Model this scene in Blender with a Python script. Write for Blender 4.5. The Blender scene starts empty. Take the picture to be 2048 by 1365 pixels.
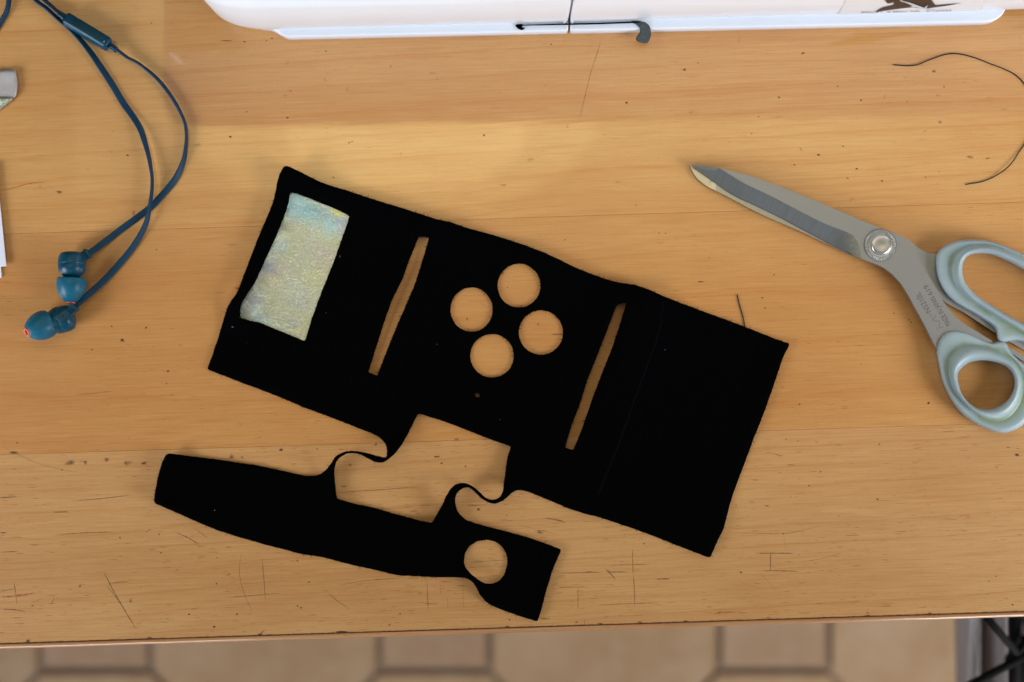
import bpy, bmesh, math, random
from mathutils import Vector, Matrix, noise
from mathutils.geometry import delaunay_2d_cdt
random.seed(7)
R = math.radians
scene = bpy.context.scene
C = scene.collection

# ------------------------------------------------------------ camera (looks straight down on the table top, z = 0)
H = 0.66                      # camera height over the table
S = 0.000235                  # metres per photo pixel on the table top
cam_d = bpy.data.cameras.new('camera')
cam = bpy.data.objects.new('camera', cam_d); C.objects.link(cam)
cam.location = (0, 0, H); cam.rotation_euler = (0, 0, 0)
cam_d.sensor_width = 36; cam_d.lens = 36*H/(2048*S)
cam_d.clip_start = 0.02; cam_d.clip_end = 60
cam_d.dof.use_dof = True; cam_d.dof.focus_distance = H-0.002; cam_d.dof.aperture_fstop = 4.3
scene.camera = cam

# ------------------------------------------------------------ room light
w = bpy.data.worlds.new('World'); scene.world = w; w.use_nodes = True
w.node_tree.nodes['Background'].inputs[0].default_value = (0.90, 0.92, 1.0, 1)
w.node_tree.nodes['Background'].inputs[1].default_value = 0.08
def area(name, loc, target, sx, sy, radiance, col, shape='RECTANGLE', spread=180):
    d = bpy.data.lights.new(name, 'AREA'); d.shape = shape; d.size = sx; d.size_y = sy
    a = sx*sy*(math.pi/4 if shape in ('DISK', 'ELLIPSE') else 1)
    d.energy = radiance*a*math.pi; d.color = col; d.spread = math.radians(spread)
    o = bpy.data.objects.new(name, d); C.objects.link(o); o.location = loc
    o.rotation_euler = (Vector(target)-Vector(loc)).to_track_quat('-Z', 'Y').to_euler()
    return o
area('window_and_fill_light', (-1.02, -0.50, 0.36), (-0.52, -0.10, 0.0), 0.50, 0.70, 2.5, (0.80, 0.88, 1.0), spread=62)
area('window_and_fill_light', (1.06, -0.42, 0.40), (0.51, -0.06, 0.0), 0.50, 0.70, 2.7, (0.82, 0.89, 1.0), spread=62)
area('window_and_fill_light', (0.05, -1.50, 1.50), (0.05, 0.36, 0.0), 0.50, 0.40, 0.15, (0.86, 0.91, 1.0), spread=26)  # added high fill that brightens the back of the table
area('window_and_fill_light', (-0.74, -1.50, -0.29), (-0.50, -0.3, -0.74), 0.78, 0.56, 4.0, (1.0, 0.95, 0.90), spread=80)  # added low fill for the floor and edge strip, left
area('window_and_fill_light', (1.02, -1.45, -0.29), (0.62, -0.3, -0.74), 0.84, 0.56, 7.4, (1.0, 0.95, 0.88), spread=80)  # added low fill for the floor and edge strip, right
area('ceiling_glow', (0.05, 0.55, 1.45), (0.05, 0.55, 0), 1.7, 0.84, 0.31, (1.0, 0.90, 0.46), spread=130)
area('ceiling_glow', (0.05, 0.55, 1.43), (0.05, 0.55, 0), 1.4, 0.66, 0.26, (1.0, 0.90, 0.46), spread=130)
area('ceiling_glow', (0.05, 0.53, 1.41), (0.05, 0.53, 0), 1.2, 0.50, 0.21, (1.0, 0.88, 0.42), spread=130)
area('ceiling_lamp', (-0.17, 0.31, 1.36), (-0.17, 0.3, 0), 0.58, 0.26, 1.0, (1.0, 0.80, 0.30), 'ELLIPSE')
area('ceiling_lamp', (-0.15, 0.29, 1.33), (-0.15, 0.28, 0), 0.34, 0.15, 1.3, (1.0, 0.82, 0.32), 'ELLIPSE')
scene.view_settings.view_transform = 'Standard'
scene.view_settings.look = 'None'
scene.view_settings.exposure = -0.06
scene.view_settings.gamma = 1
scene.render.engine = 'CYCLES'

# ------------------------------------------------------------ helpers
def P(px, py, z=0.0):
    """point at height z that stands at photo coordinates px, py"""
    k = (H-z)/H*S
    return Vector(((px-1024)*k, (682.5-py)*k, z))
def link(name, me, mats, parent=None, smooth=False):
    if smooth:
        for p in me.polygons: p.use_smooth = True
    for m in (mats if isinstance(mats, (list, tuple)) else [mats]): me.materials.append(m)
    o = bpy.data.objects.new(name, me); C.objects.link(o)
    if parent:
        o.parent = parent; o.matrix_parent_inverse = parent.matrix_world.inverted()
    return o
def pydata(name, v, f, mats, parent=None, smooth=False):
    me = bpy.data.meshes.new(name); me.from_pydata([tuple(x) for x in v], [], f); me.update()
    bm = bmesh.new(); bm.from_mesh(me); bmesh.ops.recalc_face_normals(bm, faces=bm.faces); bm.to_mesh(me); bm.free()
    return link(name, me, mats, parent, smooth)
def thing(name, label, cat, loc, group=None):
    o = bpy.data.objects.new(name, None); C.objects.link(o); o.location = loc
    o.empty_display_size = 0.02
    o.matrix_world = Matrix.Translation(Vector(loc))
    o['label'] = label; o['category'] = cat
    if group: o['group'] = group
    return o
def tag(o, label, cat, group=None):
    o['label'] = label; o['category'] = cat
    if group: o['group'] = group
    return o
def catmull(pts, step, closed=False):
    pts = [Vector(p) for p in pts]; n = len(pts); out = []
    for i in range(n if closed else n-1):
        p0 = pts[(i-1) % n] if closed or i > 0 else pts[0]*2-pts[1]
        p1 = pts[i]; p2 = pts[(i+1) % n]
        p3 = pts[(i+2) % n] if closed or i+2 < n else pts[-1]*2-pts[-2]
        L = (p2-p1).length; k = max(1, int(round(L/step)))
        for j in range(k):
            t = j/k; t2 = t*t; t3 = t2*t
            out.append(0.5*((2*p1)+(p2-p0)*t+(2*p0-5*p1+4*p2-p3)*t2+(3*p1-p0-3*p2+p3)*t3))
    if not closed: out.append(pts[-1])
    return out
def linear(pts, step):
    pts = [Vector(p) for p in pts]; out = []; n = len(pts)
    for i in range(n):
        a, b = pts[i], pts[(i+1) % n]; k = max(1, int(round((b-a).length/step)))
        for j in range(k): out.append(a.lerp(b, j/k))
    return out
def inside(x, y, poly):
    c = False; j = len(poly)-1
    for i in range(len(poly)):
        a, b = poly[i], poly[j]
        if (a[1] > y) != (b[1] > y) and x < (b[0]-a[0])*(y-a[1])/(b[1]-a[1])+a[0]: c = not c
        j = i
    return c
def mesh_region(outer, holes, step):
    """triangulated photo-space region: returns 2D verts, faces and boundary edges"""
    loops = [outer]+holes; v = []; e = []
    for lp in loops:
        b = len(v); v += [Vector((p[0], p[1])) for p in lp]
        e += [(b+i, b+(i+1) % len(lp)) for i in range(len(lp))]
    nb = len(v)
    if step:
        xs = [p[0] for p in outer]; ys = [p[1] for p in outer]
        cells = set()
        for p in v: cells.add((int(p[0]//(step*.6)), int(p[1]//(step*.6))))
        y = min(ys)
        r = 0
        while y < max(ys):
            x = min(xs)+(step/2 if r % 2 else 0)
            while x < max(xs):
                if (int(x//(step*.6)), int(y//(step*.6))) not in cells and inside(x, y, outer) and not any(inside(x, y, h) for h in holes):
                    v.append(Vector((x, y)))
                x += step
            y += step*.87; r += 1
    rv, re, rf, ov, oe, of = delaunay_2d_cdt(v, e, [], 0, 1e-5)
    faces = []
    for f in rf:
        cx = sum(rv[i][0] for i in f)/3; cy = sum(rv[i][1] for i in f)/3
        if inside(cx, cy, outer) and not any(inside(cx, cy, h) for h in holes): faces.append(tuple(f))
    return rv, faces
def sheet(name, outer, holes, step, zf, thick, mats, parent=None, smooth=True, zbot=None):
    """thin solid sheet: top surface height zf(px,py), given thickness (or flat bottom zbot)"""
    v2, faces = mesh_region(outer, holes, step)
    n = len(v2); V = []
    for p in v2: V.append(P(p[0], p[1], zf(p[0], p[1])))
    for i, p in enumerate(v2):
        t = V[i].copy(); t.z = zbot if zbot is not None else max(0.0001, t.z-thick); V.append(t)
    ec = {}
    F = list(faces)
    for f in faces:
        F.append((f[2]+n, f[1]+n, f[0]+n))
        for a, b in ((f[0], f[1]), (f[1], f[2]), (f[2], f[0])):
            k = (min(a, b), max(a, b)); ec[k] = None if k in ec else (a, b)
    for k, ab in ec.items():
        if ab: F.append((ab[1], ab[0], ab[0]+n, ab[1]+n))
    o = pydata(name, V, F, mats, parent, False)
    if smooth:
        for p in o.data.polygons: p.use_smooth = len(p.vertices) == 3
    return o
def lathe(name, prof, origin, axis, mat, parent=None, seg=40, close=True, sx=1, sy=1):
    axis = Vector(axis).normalized(); up = Vector((0, 0, 1))
    if abs(axis.z) > .95: up = Vector((1, 0, 0))
    u = axis.cross(up).normalized(); w_ = u.cross(axis).normalized()
    V = []; F = []
    for t, r in prof:
        for k in range(seg):
            a = 2*math.pi*k/seg
            V.append(Vector(origin)+axis*t+u*(r*sx*math.cos(a))+w_*(r*sy*math.sin(a)))
    for i in range(len(prof)-1):
        for k in range(seg):
            F.append((i*seg+k, i*seg+(k+1) % seg, (i+1)*seg+(k+1) % seg, (i+1)*seg+k))
    if close:
        F.append(tuple(range(seg))); F.append(tuple((len(prof)-1)*seg+k for k in range(seg)))
    return pydata(name, V, F, mat, parent, True)
def rbox(name, c, dirx, size, bev, mat, parent=None, roll=0, seg=4):
    bm = bmesh.new(); bmesh.ops.create_cube(bm, size=1)
    for v in bm.verts: v.co = Vector((v.co.x*size[0], v.co.y*size[1], v.co.z*size[2]))
    bmesh.ops.bevel(bm, geom=bm.edges[:]+bm.verts[:], offset=bev, segments=seg, profile=.6, affect='EDGES')
    X = Vector(dirx).normalized(); Y = Vector((0, 0, 1)).cross(X).normalized(); Z = X.cross(Y)
    M = Matrix((X, Y, Z)).transposed().to_4x4() @ Matrix.Rotation(roll, 4, 'X')
    M.translation = Vector(c)
    bm.transform(M)
    me = bpy.data.meshes.new(name); bm.to_mesh(me); bm.free()
    return link(name, me, mat, parent, True)
def sweep(name, pts, sec, mat, parent=None, closed_ends=True):
    """pts: list of (Vector, angle, scale); sec: list of 2D section points"""
    V = []; F = []; m = len(sec); n = len(pts)
    for i, (p, a, sc) in enumerate(pts):
        t = (pts[min(i+1, n-1)][0]-pts[max(i-1, 0)][0]).normalized()
        sd = t.cross(Vector((0, 0, 1))).normalized(); up = sd.cross(t)
        ca, sa = math.cos(a), math.sin(a)
        for x, y in sec:
            x *= sc; y *= sc
            V.append(p+sd*(x*ca-y*sa)+up*(x*sa+y*ca))
    for i in range(n-1):
        for k in range(m): F.append((i*m+k, i*m+(k+1) % m, (i+1)*m+(k+1) % m, (i+1)*m+k))
    if closed_ends: F += [tuple(range(m)), tuple((n-1)*m+k for k in range(m))]
    return pydata(name, V, F, mat, parent, True)

# ------------------------------------------------------------ materials
class NT:
    def __init__(s, name):
        s.m = bpy.data.materials.new(name); s.m.use_nodes = True
        s.t = s.m.node_tree; s.b = s.t.nodes['Principled BSDF']; s.out = s.t.nodes['Material Output']
    def n(s, ty, **k):
        nd = s.t.nodes.new('ShaderNode'+ty)
        for a, v in k.items(): setattr(nd, a, v)
        return nd
    def put(s, sock, v):
        if hasattr(v, 'is_output'): s.t.links.new(v, sock)
        else: sock.default_value = v
    def math(s, op, a, b=0.0, c=0.0, clamp=False):
        nd = s.n('Math', operation=op, use_clamp=clamp)
        s.put(nd.inputs[0], a); s.put(nd.inputs[1], b); s.put(nd.inputs[2], c); return nd.outputs[0]
    def mix(s, f, a, b, mode='MIX'):
        nd = s.n('Mix', data_type='RGBA', blend_type=mode); s.put(nd.inputs[0], f)
        for i, v in ((6, a), (7, b)):
            s.put(nd.inputs[i], v if hasattr(v, 'is_output') else (v[0], v[1], v[2], 1))
        return nd.outputs[2]
    def noise(s, vec, scale, detail=3, rough=.5, dist=0.0):
        nd = s.n('TexNoise'); s.put(nd.inputs['Vector'], vec); s.put(nd.inputs['Scale'], scale)
        nd.inputs['Detail'].default_value = detail; nd.inputs['Roughness'].default_value = rough
        nd.inputs['Distortion'].default_value = dist
        return nd.outputs['Fac']
    def coords(s, sc=(1, 1, 1), rot=0.0, off=(0, 0, 0)):
        tc = s.n('TexCoord'); mp = s.n('Mapping', vector_type='POINT')
        mp.inputs['Rotation'].default_value = (0, 0, rot); mp.inputs['Scale'].default_value = (1, 1, 1)
        mp.inputs['Location'].default_value = off
        s.t.links.new(tc.outputs['Object'], mp.inputs['Vector'])
        if sc == (1, 1, 1): return mp.outputs[0]
        m2 = s.n('Mapping'); m2.inputs['Scale'].default_value = sc
        s.t.links.new(mp.outputs[0], m2.inputs['Vector']); return m2.outputs[0]
    def ramp(s, v, lo, hi):
        nd = s.n('MapRange', clamp=True); nd.interpolation_type = 'SMOOTHSTEP'
        s.put(nd.inputs[0], v); nd.inputs[1].default_value = lo; nd.inputs[2].default_value = hi
        return nd.outputs[0]
    def bump(s, h, strength, dist):
        nd = s.n('Bump'); nd.inputs['Strength'].default_value = strength; nd.inputs['Distance'].default_value = dist
        s.put(nd.inputs['Height'], h); return nd.outputs[0]
def plain(name, col, rough=.5, metal=0.0, spec=.5, coat=0.0):
    k = NT(name); k.b.inputs['Base Color'].default_value = (*col, 1); k.b.inputs['Roughness'].default_value = rough
    k.b.inputs['Metallic'].default_value = metal; k.b.inputs['Specular IOR Level'].default_value = spec
    k.b.inputs['Coat Weight'].default_value = coat
    return k

TH = R(-1.8)
def wood(name, light, dark, line, off, period, linestr, fleck, slope=0.03, bend=1.0, gloss=.006):
    k = NT(name); T = k.t
    base = k.coords((1, 1, 1), TH*-1*-1, off)
    sep = k.n('SeparateXYZ'); T.links.new(base, sep.inputs[0]); u, v = sep.outputs[0], sep.outputs[1]
    def vec(fu, fv, z=0.0):
        c = k.n('CombineXYZ'); k.put(c.inputs[0], k.math('MULTIPLY', u, fu)); k.put(c.inputs[1], k.math('MULTIPLY', v, fv))
        c.inputs[2].default_value = z; return c.outputs[0]
    warp = k.noise(vec(3.2, 7, 1.3), 1, 2, .45)
    warp2 = k.noise(vec(14, 70, 4.1), 1, 3, .55)
    vv = k.math('ADD', v, k.math('MULTIPLY', k.math('SUBTRACT', warp, .5), .030*bend))
    vv = k.math('ADD', vv, k.math('MULTIPLY', k.math('SUBTRACT', warp2, .5), .0042))
    vv = k.math('SUBTRACT', vv, k.math('MULTIPLY', u, slope))
    fr = k.math('FRACT', k.math('MULTIPLY', vv, 1/period))
    l1 = k.math('MULTIPLY', k.math('POWER', fr, 7.0), k.math('SUBTRACT', 1.0, k.ramp(fr, .94, 1.0)))
    fr2 = k.math('FRACT', k.math('MULTIPLY', vv, 3.37/period))
    l2 = k.math('MULTIPLY', k.math('POWER', fr2, 6.0), k.math('SUBTRACT', 1.0, k.ramp(fr2, .92, 1.0)))
    lm = k.ramp(k.noise(vec(7, 60, 9.0), 1, 2), .33, .62); lm2 = k.ramp(k.noise(vec(10, 90, 19.0), 1, 3), .42, .62)
    l1 = k.math('MULTIPLY', l1, k.math('MULTIPLY', k.math('ADD', k.math('MULTIPLY', lm, .8), .35), linestr*.85))
    l2 = k.math('MULTIPLY', k.math('MULTIPLY', l2, lm2), linestr*.75)
    big = k.ramp(k.noise(vec(5, 26, 2.0), 1, 3, .55), .3, .7)
    col = k.mix(big, light, dark)
    col = k.mix(k.math('ADD', l1, l2, clamp=True), col, line)
    # silky fibres along the grain
    fib = k.noise(vec(38, 1300, 5.0), 1, 4, .65)
    col = k.mix(k.math('MULTIPLY', k.ramp(fib, .46, .66), .38), col, (line[0]*.92, line[1]*.86, line[2]*.8))
    fib2 = k.noise(vec(34, 900, 7.0), 1, 3, .65)
    col = k.mix(k.math('MULTIPLY', k.ramp(fib2, .5, .68), .36), col, (min(1, light[0]*1.13), min(1, light[1]*1.16), light[2]*1.25))
    # ray flecks: short dashes
    fl = k.ramp(k.noise(vec(130, 1900, 11.0), 1, 1, .5), .66, .78)
    flm = k.ramp(k.noise(vec(18, 50, 3.0), 1, 2), .42, .62)
    col = k.mix(k.math('MULTIPLY', k.math('MULTIPLY', fl, k.math('ADD', flm, .3)), fleck), col, (line[0]*.62, line[1]*.46, line[2]*.36))
    # cloudy unevenness of an old varnished top and tiny mottling
    cl = k.noise(vec(9, 24, 8.0), 1, 5, .6)
    col = k.mix(k.math('MULTIPLY', k.ramp(cl, .35, .7), .26), col, (line[0]*.85, line[1]*.82, line[2]*.9))
    sp = k.noise(vec(700, 1300, 1.0), 1, 3, .7)
    col = k.mix(k.math('MULTIPLY', k.ramp(sp, .5, .72), .2), col, (dark[0]*.72, dark[1]*.7, dark[2]*.72))
    k.put(k.b.inputs['Base Color'], col)
    k.b.inputs['Roughness'].default_value = .5
    k.b.inputs['Specular IOR Level'].default_value = .25
    k.b.inputs['Coat Weight'].default_value = 1.0; k.b.inputs['Coat IOR'].default_value = 1.6
    rr = k.math('ADD', k.math('MULTIPLY', k.noise(vec(40, 60, 6.0), 1, 3), .03), gloss)
    k.put(k.b.inputs['Coat Roughness'], rr)
    h = k.math('ADD', k.math('MULTIPLY', k.noise(vec(60, 420, 2.2), 1, 3), .6), k.math('MULTIPLY', fl, -.3))
    k.put(k.b.inputs['Normal'], k.bump(h, .18, .0004))
    k.put(k.b.inputs['Coat Normal'], k.bump(k.noise(vec(35, 150, 5.2), 1, 2), .05, .0002))
    return k.m
WL, WD, WLN = (0.64, 0.330, 0.104), (0.59, 0.280, 0.080), (0.54, 0.205, 0.046)
wood_back = wood('beech_back', WL, WD, WLN, (0, .013, 0), .0125, .95, .45, .035, .8)
wood_mid = wood('beech_middle', (0.60, 0.290, 0.086), (0.545, 0.240, 0.064), (0.50, 0.185, 0.042), (.31, .02, 0), .024, .65, .6, .02, 2.0)
wood_front = wood('beech_front', (0.635, 0.345, 0.128), (0.57, 0.285, 0.094), (0.49, 0.198, 0.054), (.77, .005, 0), .0095, .72, 1.5, .03, .8)
wood_lip = wood('beech_lip', (0.46, 0.235, 0.09), (0.36, 0.16, 0.055), (0.36, 0.14, 0.04), (.1, .4, 0), .004, .6, .9, .0, .4, .16)

def cloth_black():
    k = NT('black_felt'); c = k.coords()
    n = k.noise(c, 2600, 3, .7)
    k.put(k.b.inputs['Base Color'], k.mix(k.ramp(n, .4, .8), (.0006, .0006, .0007), (.0022, .0024, .003)))
    k.b.inputs['Roughness'].default_value = .95; k.b.inputs['Specular IOR Level'].default_value = .015
    k.put(k.b.inputs['Normal'], k.bump(n, .5, .0003)); return k.m
M_felt = cloth_black()
def shimmer(name, strength=1.0):
    k = NT(name); c = k.coords()
    wob = k.noise(c, 130, 4, .65)
    def spot(px, py, r, soft=.8):
        vm = k.n('VectorMath', operation='DISTANCE'); k.put(vm.inputs[0], c); vm.inputs[1].default_value = P(px, py, .001)
        d = k.math('ADD', vm.outputs['Value'], k.math('MULTIPLY', k.math('SUBTRACT', wob, .5), r*S*1.3))
        return k.math('SUBTRACT', 1.0, k.ramp(d, r*S*(1-soft), r*S))
    grain = k.noise(c, 1300, 4, .7); big = k.noise(c, 70, 3, .6)
    col = k.mix(k.ramp(big, .38, .62), (.60, .61, .42), (.58, .60, .50))
    for (x, y, r, cc, f) in [(592, 410, 42, (.42, .72, .80), .85), (625, 425, 36, (.40, .70, .74), .75), (660, 445, 38, (.44, .74, .78), .8), (690, 450, 24, (.62, .60, .70), .7), (676, 418, 22, (.86, .80, .22), .8),
                             (556, 485, 34, (.60, .76, .74), .6), (534, 530, 26, (.48, .62, .74), .6), (548, 545, 38, (.60, .48, .52), .35), (655, 520, 40, (.64, .50, .52), .4), (505, 600, 34, (.55, .60, .70), .5),
                             (598, 655, 34, (.74, .70, .34), .55), (590, 645, 18, (.52, .52, .60), .5), (640, 560, 50, (.66, .66, .38), .5), (520, 640, 30, (.50, .66, .66), .5)]:
        col = k.mix(k.math('MULTIPLY', spot(x, y, r), f), col, cc)  # iridescent sheen and warm glints painted as fixed colour spots
    vo = k.n('TexVoronoi'); k.put(vo.inputs['Vector'], c); vo.inputs['Scale'].default_value = 1500
    sx = k.n('SeparateColor'); k.put(sx.inputs[0], vo.outputs['Color'])
    vd = k.math('SUBTRACT', 1.0, k.ramp(vo.outputs['Distance'], .2, .5))
    glint = k.math('MULTIPLY', k.math('MULTIPLY', k.ramp(sx.outputs[0], .90, .97), vd), k.ramp(k.noise(c, 160, 2), .38, .6))
    col = k.mix(k.math('MULTIPLY', k.ramp(grain, .40, .62), .42), col, (.38, .39, .32))
    col = k.mix(k.math('MULTIPLY', glint, 1.0), col, (1.0, 1.0, .75))  # sparkle painted as bright cells in the base colour
    k.put(k.b.inputs['Base Color'], col)
    k.b.inputs['Metallic'].default_value = .62; k.b.inputs['Roughness'].default_value = .28
    wr = k.noise(c, 420, 5, .7)
    k.put(k.b.inputs['Normal'], k.bump(k.math('ADD', wr, k.math('MULTIPLY', sx.outputs[1], .25)), .8, .00035*strength))
    return k.m
M_shim = shimmer('iridescent_leather')

def steel(name, col, rough, ang, anis=.4, sc=1.0, amt=.12):
    k = NT(name); c = k.coords((60*sc, 2600*sc, 60), ang)
    n = k.noise(c, 1, 3, .6)
    k.put(k.b.inputs['Base Color'], k.mix(k.math('MULTIPLY', k.ramp(n, .35, .75), .8), col, tuple(x*(1-amt) for x in col)))
    k.b.inputs['Metallic'].default_value = .9; k.b.inputs['Roughness'].default_value = rough
    k.put(k.b.inputs['Normal'], k.bump(n, .12, .0001))
    return k.m
M_steel = steel('satin_steel', (.39, .375, .365), .42, R(24), amt=.06)
M_grind = steel('ground_steel', (.36, .37, .36), .36, R(-70), amt=.22)
M_steel_lo = steel('lower_steel', (.50, .48, .47), .30, R(-62), amt=.12)
M_chrome = plain('polished_steel', (.62, .58, .58), .30, .9).m
M_ring = plain('ring_steel', (.66, .65, .60), .35, .8).m
M_engr = plain('engraving_dark', (.22, .19, .18), .7, .3).m
def handle_mat():
    k = NT('pale_green_plastic'); c = k.coords()
    at = k.n('Attribute', attribute_name='groove')
    n = k.ramp(k.noise(c, 55, 4, .6), .35, .65)
    col = k.mix(n, (.285, .355, .37), (.315, .385, .385))
    d = k.math('MULTIPLY', at.outputs['Fac'], k.ramp(k.noise(k.coords((1, 1, 1), 0, (.4, .1, 0)), 40, 3, .6), .40, .62), clamp=True)
    col = k.mix(k.math('MULTIPLY', d, .75), col, (.17, .225, .09))
    sp = k.ramp(k.noise(c, 900, 3, .6), .66, .8)
    col = k.mix(k.math('MULTIPLY', sp, .18), col, (.2, .25, .2))
    k.put(k.b.inputs['Base Color'], col); k.b.inputs['Roughness'].default_value = .42
    k.put(k.b.inputs['Normal'], k.bump(k.noise(c, 700, 3), .06, .0004))
    return k.m
M_handle = handle_mat()
def rubber(name, c1, c2, rough):
    k = NT(name); n = k.ramp(k.noise(k.coords(), 220, 3), .3, .7)
    k.put(k.b.inputs['Base Color'], k.mix(n, c1, c2)); k.b.inputs['Roughness'].default_value = rough; k.b.inputs['Specular IOR Level'].default_value = .3
    k.put(k.b.inputs['Normal'], k.bump(k.noise(k.coords((1, 1, 1), 0, (.2, 0, 0)), 1800, 2), .08, .0003))
    return k.m
M_cable = rubber('blue_cable_rubber', (.001, .031, .066), (.002, .040, .080), .5)
M_house = rubber('blue_housing_plastic', (.001, .048, .085), (.002, .058, .10), .34)
M_tip = rubber('blue_silicone', (.004, .095, .155), (.008, .115, .18), .40)
M_plate = rubber('dark_teal_plate', (.006, .045, .06), (.008, .05, .065), .4)
M_orange = plain('orange_plastic', (.75, .09, .03), .4).m
M_dark = plain('dark_hole', (.01, .008, .008), .8).m
M_white_mark = plain('white_print', (.6, .6, .55), .6).m
def white_plastic():
    k = NT('glossy_white_plastic'); c = k.coords()
    n = k.ramp(k.noise(c, 30, 3), .35, .7)
    k.put(k.b.inputs['Base Color'], k.mix(n, (.76, .785, .815), (.745, .765, .795)))
    k.b.inputs['Roughness'].default_value = .2
    k.put(k.b.inputs['Normal'], k.bump(k.noise(k.coords((25, 25, 60)), 1, 2), .08, .001)); return k.m
M_white = white_plastic()
def paper():
    k = NT('white_paper'); n = k.noise(k.coords(), 900, 4, .6)
    k.put(k.b.inputs['Base Color'], k.mix(n, (.80, .79, .86), (.76, .75, .82))); k.b.inputs['Roughness'].default_value = .9
    k.put(k.b.inputs['Normal'], k.bump(n, .1, .0001)); return k.m
M_paper = paper()
M_film = plain('grey_sticker_film', (.72, .73, .735), .28).m
M_print = plain('brown_black_print', (.016, .006, .006), .45).m
M_print_red = plain('red_brown_print', (.22, .08, .075), .5).m
M_print_grey = plain('pale_grey_print', (.55, .60, .60), .45).m
def greyfelt():
    k = NT('grey_felt'); n = k.ramp(k.noise(k.coords(), 1500, 4, .7), .35, .7)
    k.put(k.b.inputs['Base Color'], k.mix(n, (.045, .05, .048), (.10, .11, .105))); k.b.inputs['Roughness'].default_value = .95
    k.put(k.b.inputs['Normal'], k.bump(n, .6, .0005)); return k.m
M_grey = greyfelt()
M_seam = plain('dark_red_black', (.015, .003, .003), .5).m
M_thread = plain('black_thread', (.006, .004, .006), .7).m
def decal(name, col, a0, sc=700):
    k = NT(name); T = k.t
    k.b.inputs['Base Color'].default_value = (*col, 1); k.b.inputs['Roughness'].default_value = .6
    at = k.n('Attribute', attribute_name='soft')
    n = k.ramp(k.noise(k.coords(), sc, 3, .6), .28, .55)
    al = k.math('MULTIPLY', k.math('MULTIPLY', at.outputs['Fac'], a0), k.math('ADD', k.math('MULTIPLY', n, .6), .4), clamp=True)
    k.put(k.b.inputs['Alpha'], al)
    return k.m
M_scr = decal('dirt_and_dent_shade', (.075, .028, .015), .95)
M_smudge = decal('grey_smudge', (.17, .12, .08), .6, 900)
M_redm = decal('red_pen', (.50, .05, .03), .6)

# ------------------------------------------------------------ table: planks side by side with joints
YE = 1255.0
ca, sa = math.cos(TH*-1), math.sin(TH*-1)
def tab(u, v, z):            # table frame: u along the grain, v across; origin on the front joint below the photo centre
    o = P(1024, YE)
    return Vector((o.x+u*ca-v*sa, o.y+u*sa+v*ca, z))
table = thing('table', 'pale beech wood table top with scratched varnish and a rounded front edge', 'table', P(1024, 1000))
def plank(u0, u1, v0, v1, z0, z1, mat, name='plank', g=.00003, bev=.00007):
    bm = bmesh.new(); bmesh.ops.create_cube(bm, size=1)
    for vt in bm.verts:
        u = u0+g if vt.co.x < 0 else u1-g; v = v0+g if vt.co.y < 0 else v1-g; z = z0 if vt.co.z < 0 else z1
        vt.co = tab(u, v, z)
    bmesh.ops.bevel(bm, geom=[e for e in bm.edges if all(v.co.z > z1-1e-6 for v in e.verts)], offset=bev, segments=2, affect='EDGES')
    me = bpy.data.meshes.new(name); bm.to_mesh(me); bm.free()
    return link(name, me, mat, table)
vB = (YE-878)*S; vA = (YE-437)*S
plank(-.62, .62, 0, vB, -.028, 0, wood_front)
plank(-.62, .62, vB, vA, -.028, 0, wood_mid)
plank(-.62, .62, vA, vA+.125, -.028, 0, wood_back)
plank(-.62, .62, vA+.125, vA+.24, -.028, 0, wood_mid)
plank(-.62, .62, vA+.24, vA+.36, -.028, 0, wood_back)
# rounded lipping along the front
prof = []
prof.append((-.00042, -.030)); prof.append((-.00042, -.0004))
for k_ in range(0, 11):
    a = math.pi/2+math.pi/2*k_/10*1.0
    prof.append((-.00055+math.cos(a)*.00275, -.0042+math.sin(a)*.0040+.00012))
prof.append((-.0033, -.026)); prof.append((-.0026, -.030))
V = []; F = []; nu = 120
for i in range(nu+1):
    u = -.62+1.24*i/nu
    for (v, z) in prof:
        wv = .00025*noise.noise(Vector((u*30, v*200, 0)))+.00012*noise.noise(Vector((u*160, v*400, 3)))
        V.append(tab(u, v+wv*(1 if v < -.0005 else 0), z+wv*.6*(1 if z > -.02 and v < -.0004 else 0)))
m_ = len(prof)
for i in range(nu):
    for j in range(m_-1): F.append((i*m_+j, i*m_+j+1, (i+1)*m_+j+1, (i+1)*m_+j))
    F.append((i*m_+m_-1, i*m_, (i+1)*m_, (i+1)*m_+m_-1))
pydata('edge_strip', V, F, wood_lip, table, True)
# apron under the top
bm = bmesh.new(); bmesh.ops.create_cube(bm, size=1)
for vt in bm.verts:
    vt.co = tab(vt.co.x*1.1, .10+(vt.co.y)*.02, -.075+vt.co.z*.08)
me = bpy.data.meshes.new('apron'); bm.to_mesh(me); bm.free(); link('apron', me, wood_lip, table)
for (u, v) in ((-.56, .08), (.56, .08), (-.56, .56), (.56, .56)):
    bm = bmesh.new(); bmesh.ops.create_cube(bm, size=1)
    for vt in bm.verts: vt.co = tab(u+vt.co.x*.05, v+vt.co.y*.05, -.384+vt.co.z*.704)
    me = bpy.data.meshes.new('leg'); bm.to_mesh(me); bm.free(); link('leg', me, wood_lip, table)

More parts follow.
